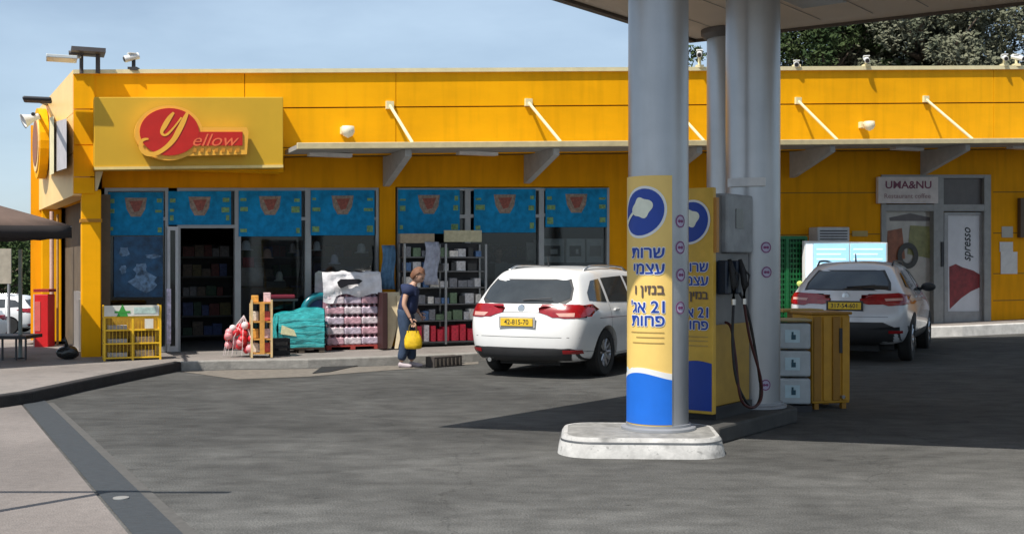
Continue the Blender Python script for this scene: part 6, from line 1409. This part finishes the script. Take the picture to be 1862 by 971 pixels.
mb = MB(); mb.box(p + Vector((0, 0, .42)), (.20, .25, .84)); tag(mb.build('utility_box', M('utility_grey', (.20, .19, .18), .6), bevel=.01), 'narrow grey utility box behind the corner pillar', 'utility box')
T = thing('twin_arm_post', (-3.75, 6.28, 0), 'low post with a cross arm standing just outside the left border', 'post')
mb = MB(); mb.cyl((-3.75, 6.28, 0), (-3.75, 6.28, 2.7), .035); mb.build('post', darkm, T)
mb = MB(); mb.tube([(-4.5, 6.28, 2.7), (-2.95, 6.30, 2.68)], .03); mb.build('cross_arm', darkm, T)
# ------------------------------------------------ trees
def leaf_mat(name, c1_, c2_):
    m = bpy.data.materials.new(name); m.use_nodes = True; n = m.node_tree; b = n.nodes['Principled BSDF']; b.inputs['Roughness'].default_value = .95; b.inputs['Specular IOR Level'].default_value = .1
    t = n.nodes.new('ShaderNodeTexCoord'); nz = n.nodes.new('ShaderNodeTexNoise'); nz.inputs['Scale'].default_value = 1.1; nz.inputs['Detail'].default_value = 8; n.links.new(t.outputs['Object'], nz.inputs[0])
    r_ = n.nodes.new('ShaderNodeValToRGB'); r_.color_ramp.elements[0].position = .35; r_.color_ramp.elements[1].position = .65; r_.color_ramp.elements[0].color = (*c1_, 1); r_.color_ramp.elements[1].color = (*c2_, 1)
    n.links.new(nz.outputs['Fac'], r_.inputs[0]); n.links.new(r_.outputs[0], b.inputs['Base Color']); b.inputs['Subsurface Weight'].default_value = 0
    MATS[name] = m; return m
lm = [leaf_mat('leaf_grey_green', (.085, .095, .062), (.19, .19, .130)), leaf_mat('leaf_dark_green', (.022, .040, .016), (.065, .09, .035)), leaf_mat('leaf_mid_green', (.03, .065, .015), (.09, .14, .04))]
bark = M('bark', (.10, .075, .055), .9, var=.3, scale=10, bump=.6)
def tree(loc, H, Rw, label, m, n=9000, ls=.16, shape='round', base=.3, group='trees', seed=1, ncl=75):
    rr = random.Random(seed); loc = Vector(loc); T = thing('tree', loc, label, 'tree', group)
    mb = MB(); pts = [loc + Vector((rr.uniform(-.1, .1) * i, rr.uniform(-.1, .1) * i, H * .85 * i / 6)) for i in range(7)]; mb.tube(pts, [Rw * .10 * (1 - i / 7.5) + .03 for i in range(7)], 10)
    for i in range(10):
        z = H * rr.uniform(base, .75); a = rr.uniform(0, 6.28); l = Rw * rr.uniform(.5, .85); s_ = loc + Vector((0, 0, z)); mb.tube([s_, s_ + Vector((math.cos(a) * l * .5, math.sin(a) * l * .5, l * .25)), s_ + Vector((math.cos(a) * l, math.sin(a) * l, l * .6))], [Rw * .035, Rw * .025, .02], 6)
    mb.build('trunk', bark, T, smooth=True)
    cl = []
    for i in range(ncl):
        u = rr.random(); z = base + (1 - base) * u
        if shape == 'round': env = math.sin(math.pi * (u * .88 + .1)) ** .6
        else: env = (1 - u) ** .55 * min(1, u * 6 + .3)
        a = rr.uniform(0, 6.283); q_ = math.sqrt(rr.uniform(.25, 1)) * env; cl.append((Vector((math.cos(a) * q_ * Rw, math.sin(a) * q_ * Rw, z * H)), rr.uniform(.16, .34) * Rw))
    vs = []; fs = []
    for i in range(n):
        c, r_ = cl[rr.randrange(len(cl))]; d_ = Vector((rr.gauss(0, 1), rr.gauss(0, 1), rr.gauss(0, 1))).normalized() * r_ * rr.uniform(.6, 1.08); d_.z *= .75
        p_ = loc + c + d_; s1 = ls * rr.uniform(.6, 1.4); a1 = Vector((rr.gauss(0, 1), rr.gauss(0, 1), rr.gauss(0, 1))).normalized(); a2 = a1.orthogonal().normalized()
        b = len(vs); vs += [p_ - a1 * s1 * .5, p_ + a2 * s1 * .28, p_ + a1 * s1 * .5, p_ - a2 * s1 * .28]; fs.append((b, b + 1, b + 2, b + 3))
    me = bpy.data.meshes.new('crown'); me.from_pydata([tuple(v - loc) for v in vs], [], fs); me.materials.append(m); o = bpy.data.objects.new('crown', me); COL.objects.link(o); o.parent = T
    return T
kx = lambda x, Y: (x - CX) / F * Y
tree((kx(1500, 40), 40, 0), 11.6, 2.5, 'dark thin topped tree behind the roof just right of the grey columns', lm[1], 30000, .17, 'round', .35, ncl=130, seed=4, group='trees behind the shop roof')
tree((kx(1590, 39), 41, 0), 12.6, 2.6, 'grey green bushy tree behind the roof, second from the columns', lm[0], 44000, .17, 'round', .3, ncl=150, seed=5, group='trees behind the shop roof')
tree((kx(1700, 38), 39, 0), 12.8, 3.0, 'broad grey green tree behind the roof above the right entrance', lm[0], 48000, .17, 'round', .3, ncl=160, seed=6, group='trees behind the shop roof')
tree((kx(1810, 40), 41, 0), 13.6, 3.1, 'grey green tree behind the roof at the right border', lm[0], 44000, .17, 'round', .3, ncl=160, seed=7, group='trees behind the shop roof')
tree((kx(1910, 38), 39, 0), 13.0, 3.0, 'grey green tree half outside the right border behind the roof', lm[0], 14000, .18, 'round', .3, seed=8, group='trees behind the shop roof')
tree((kx(1640, 46), 47, 0), 13.5, 3.4, 'darker tree showing through behind the grey green trees', lm[1], 34000, .2, 'round', .3, ncl=150, seed=9, group='trees behind the shop roof')
tree((kx(1275, 34), 35, 0), 8.1, .9, 'small treetop showing between the grey columns', lm[1], 2500, .14, 'round', .4, seed=10, group='trees behind the shop roof')
for i, (x, Y, H_, Rw_, lab) in enumerate([(-10, 60, 4.4, 3.0, 'dark tree under the parasol at the left border, nearest the frame edge'), (35, 66, 4.6, 2.8, 'mid green tree behind the signpost on the lower street'), (75, 72, 5.0, 2.8, 'green tree behind the red cabinet and pipes'), (-70, 64, 5, 3.4, 'dark green tree just outside the left border'), (110, 80, 5.0, 3, 'green tree hidden mostly by the side wall')]):
    tree((kx(x, Y), Y, -1.15), H_, Rw_, lab, lm[1 + i % 2], 5000, .22, 'round', .12, seed=20 + i, group='trees along the lower street')
# far low building
p = Vector((kx(40, 85), 85, -1.15)); T = thing('far_house', p, 'pale low house far behind the trees of the lower street', 'building')
mb = MB(); mb.box(p + Vector((0, 0, 2)), (14, 6, 4)); mb.build('wall', M('far_wall', (.5, .46, .4), .8), T)
mb = MB(); mb.box(p + Vector((0, 0, 4.1)), (14.6, 6.6, .25)); mb.build('roof', M('far_roof', (.35, .3, .26), .8), T)
for i in range(5): mb = MB(); mb.box(p + Vector((-5.5 + i * 2.7, -3.02, 2.1)), (1.1, .06, 1.3)); mb.build('window', darkm, T)
bpy.context.view_layer.update()
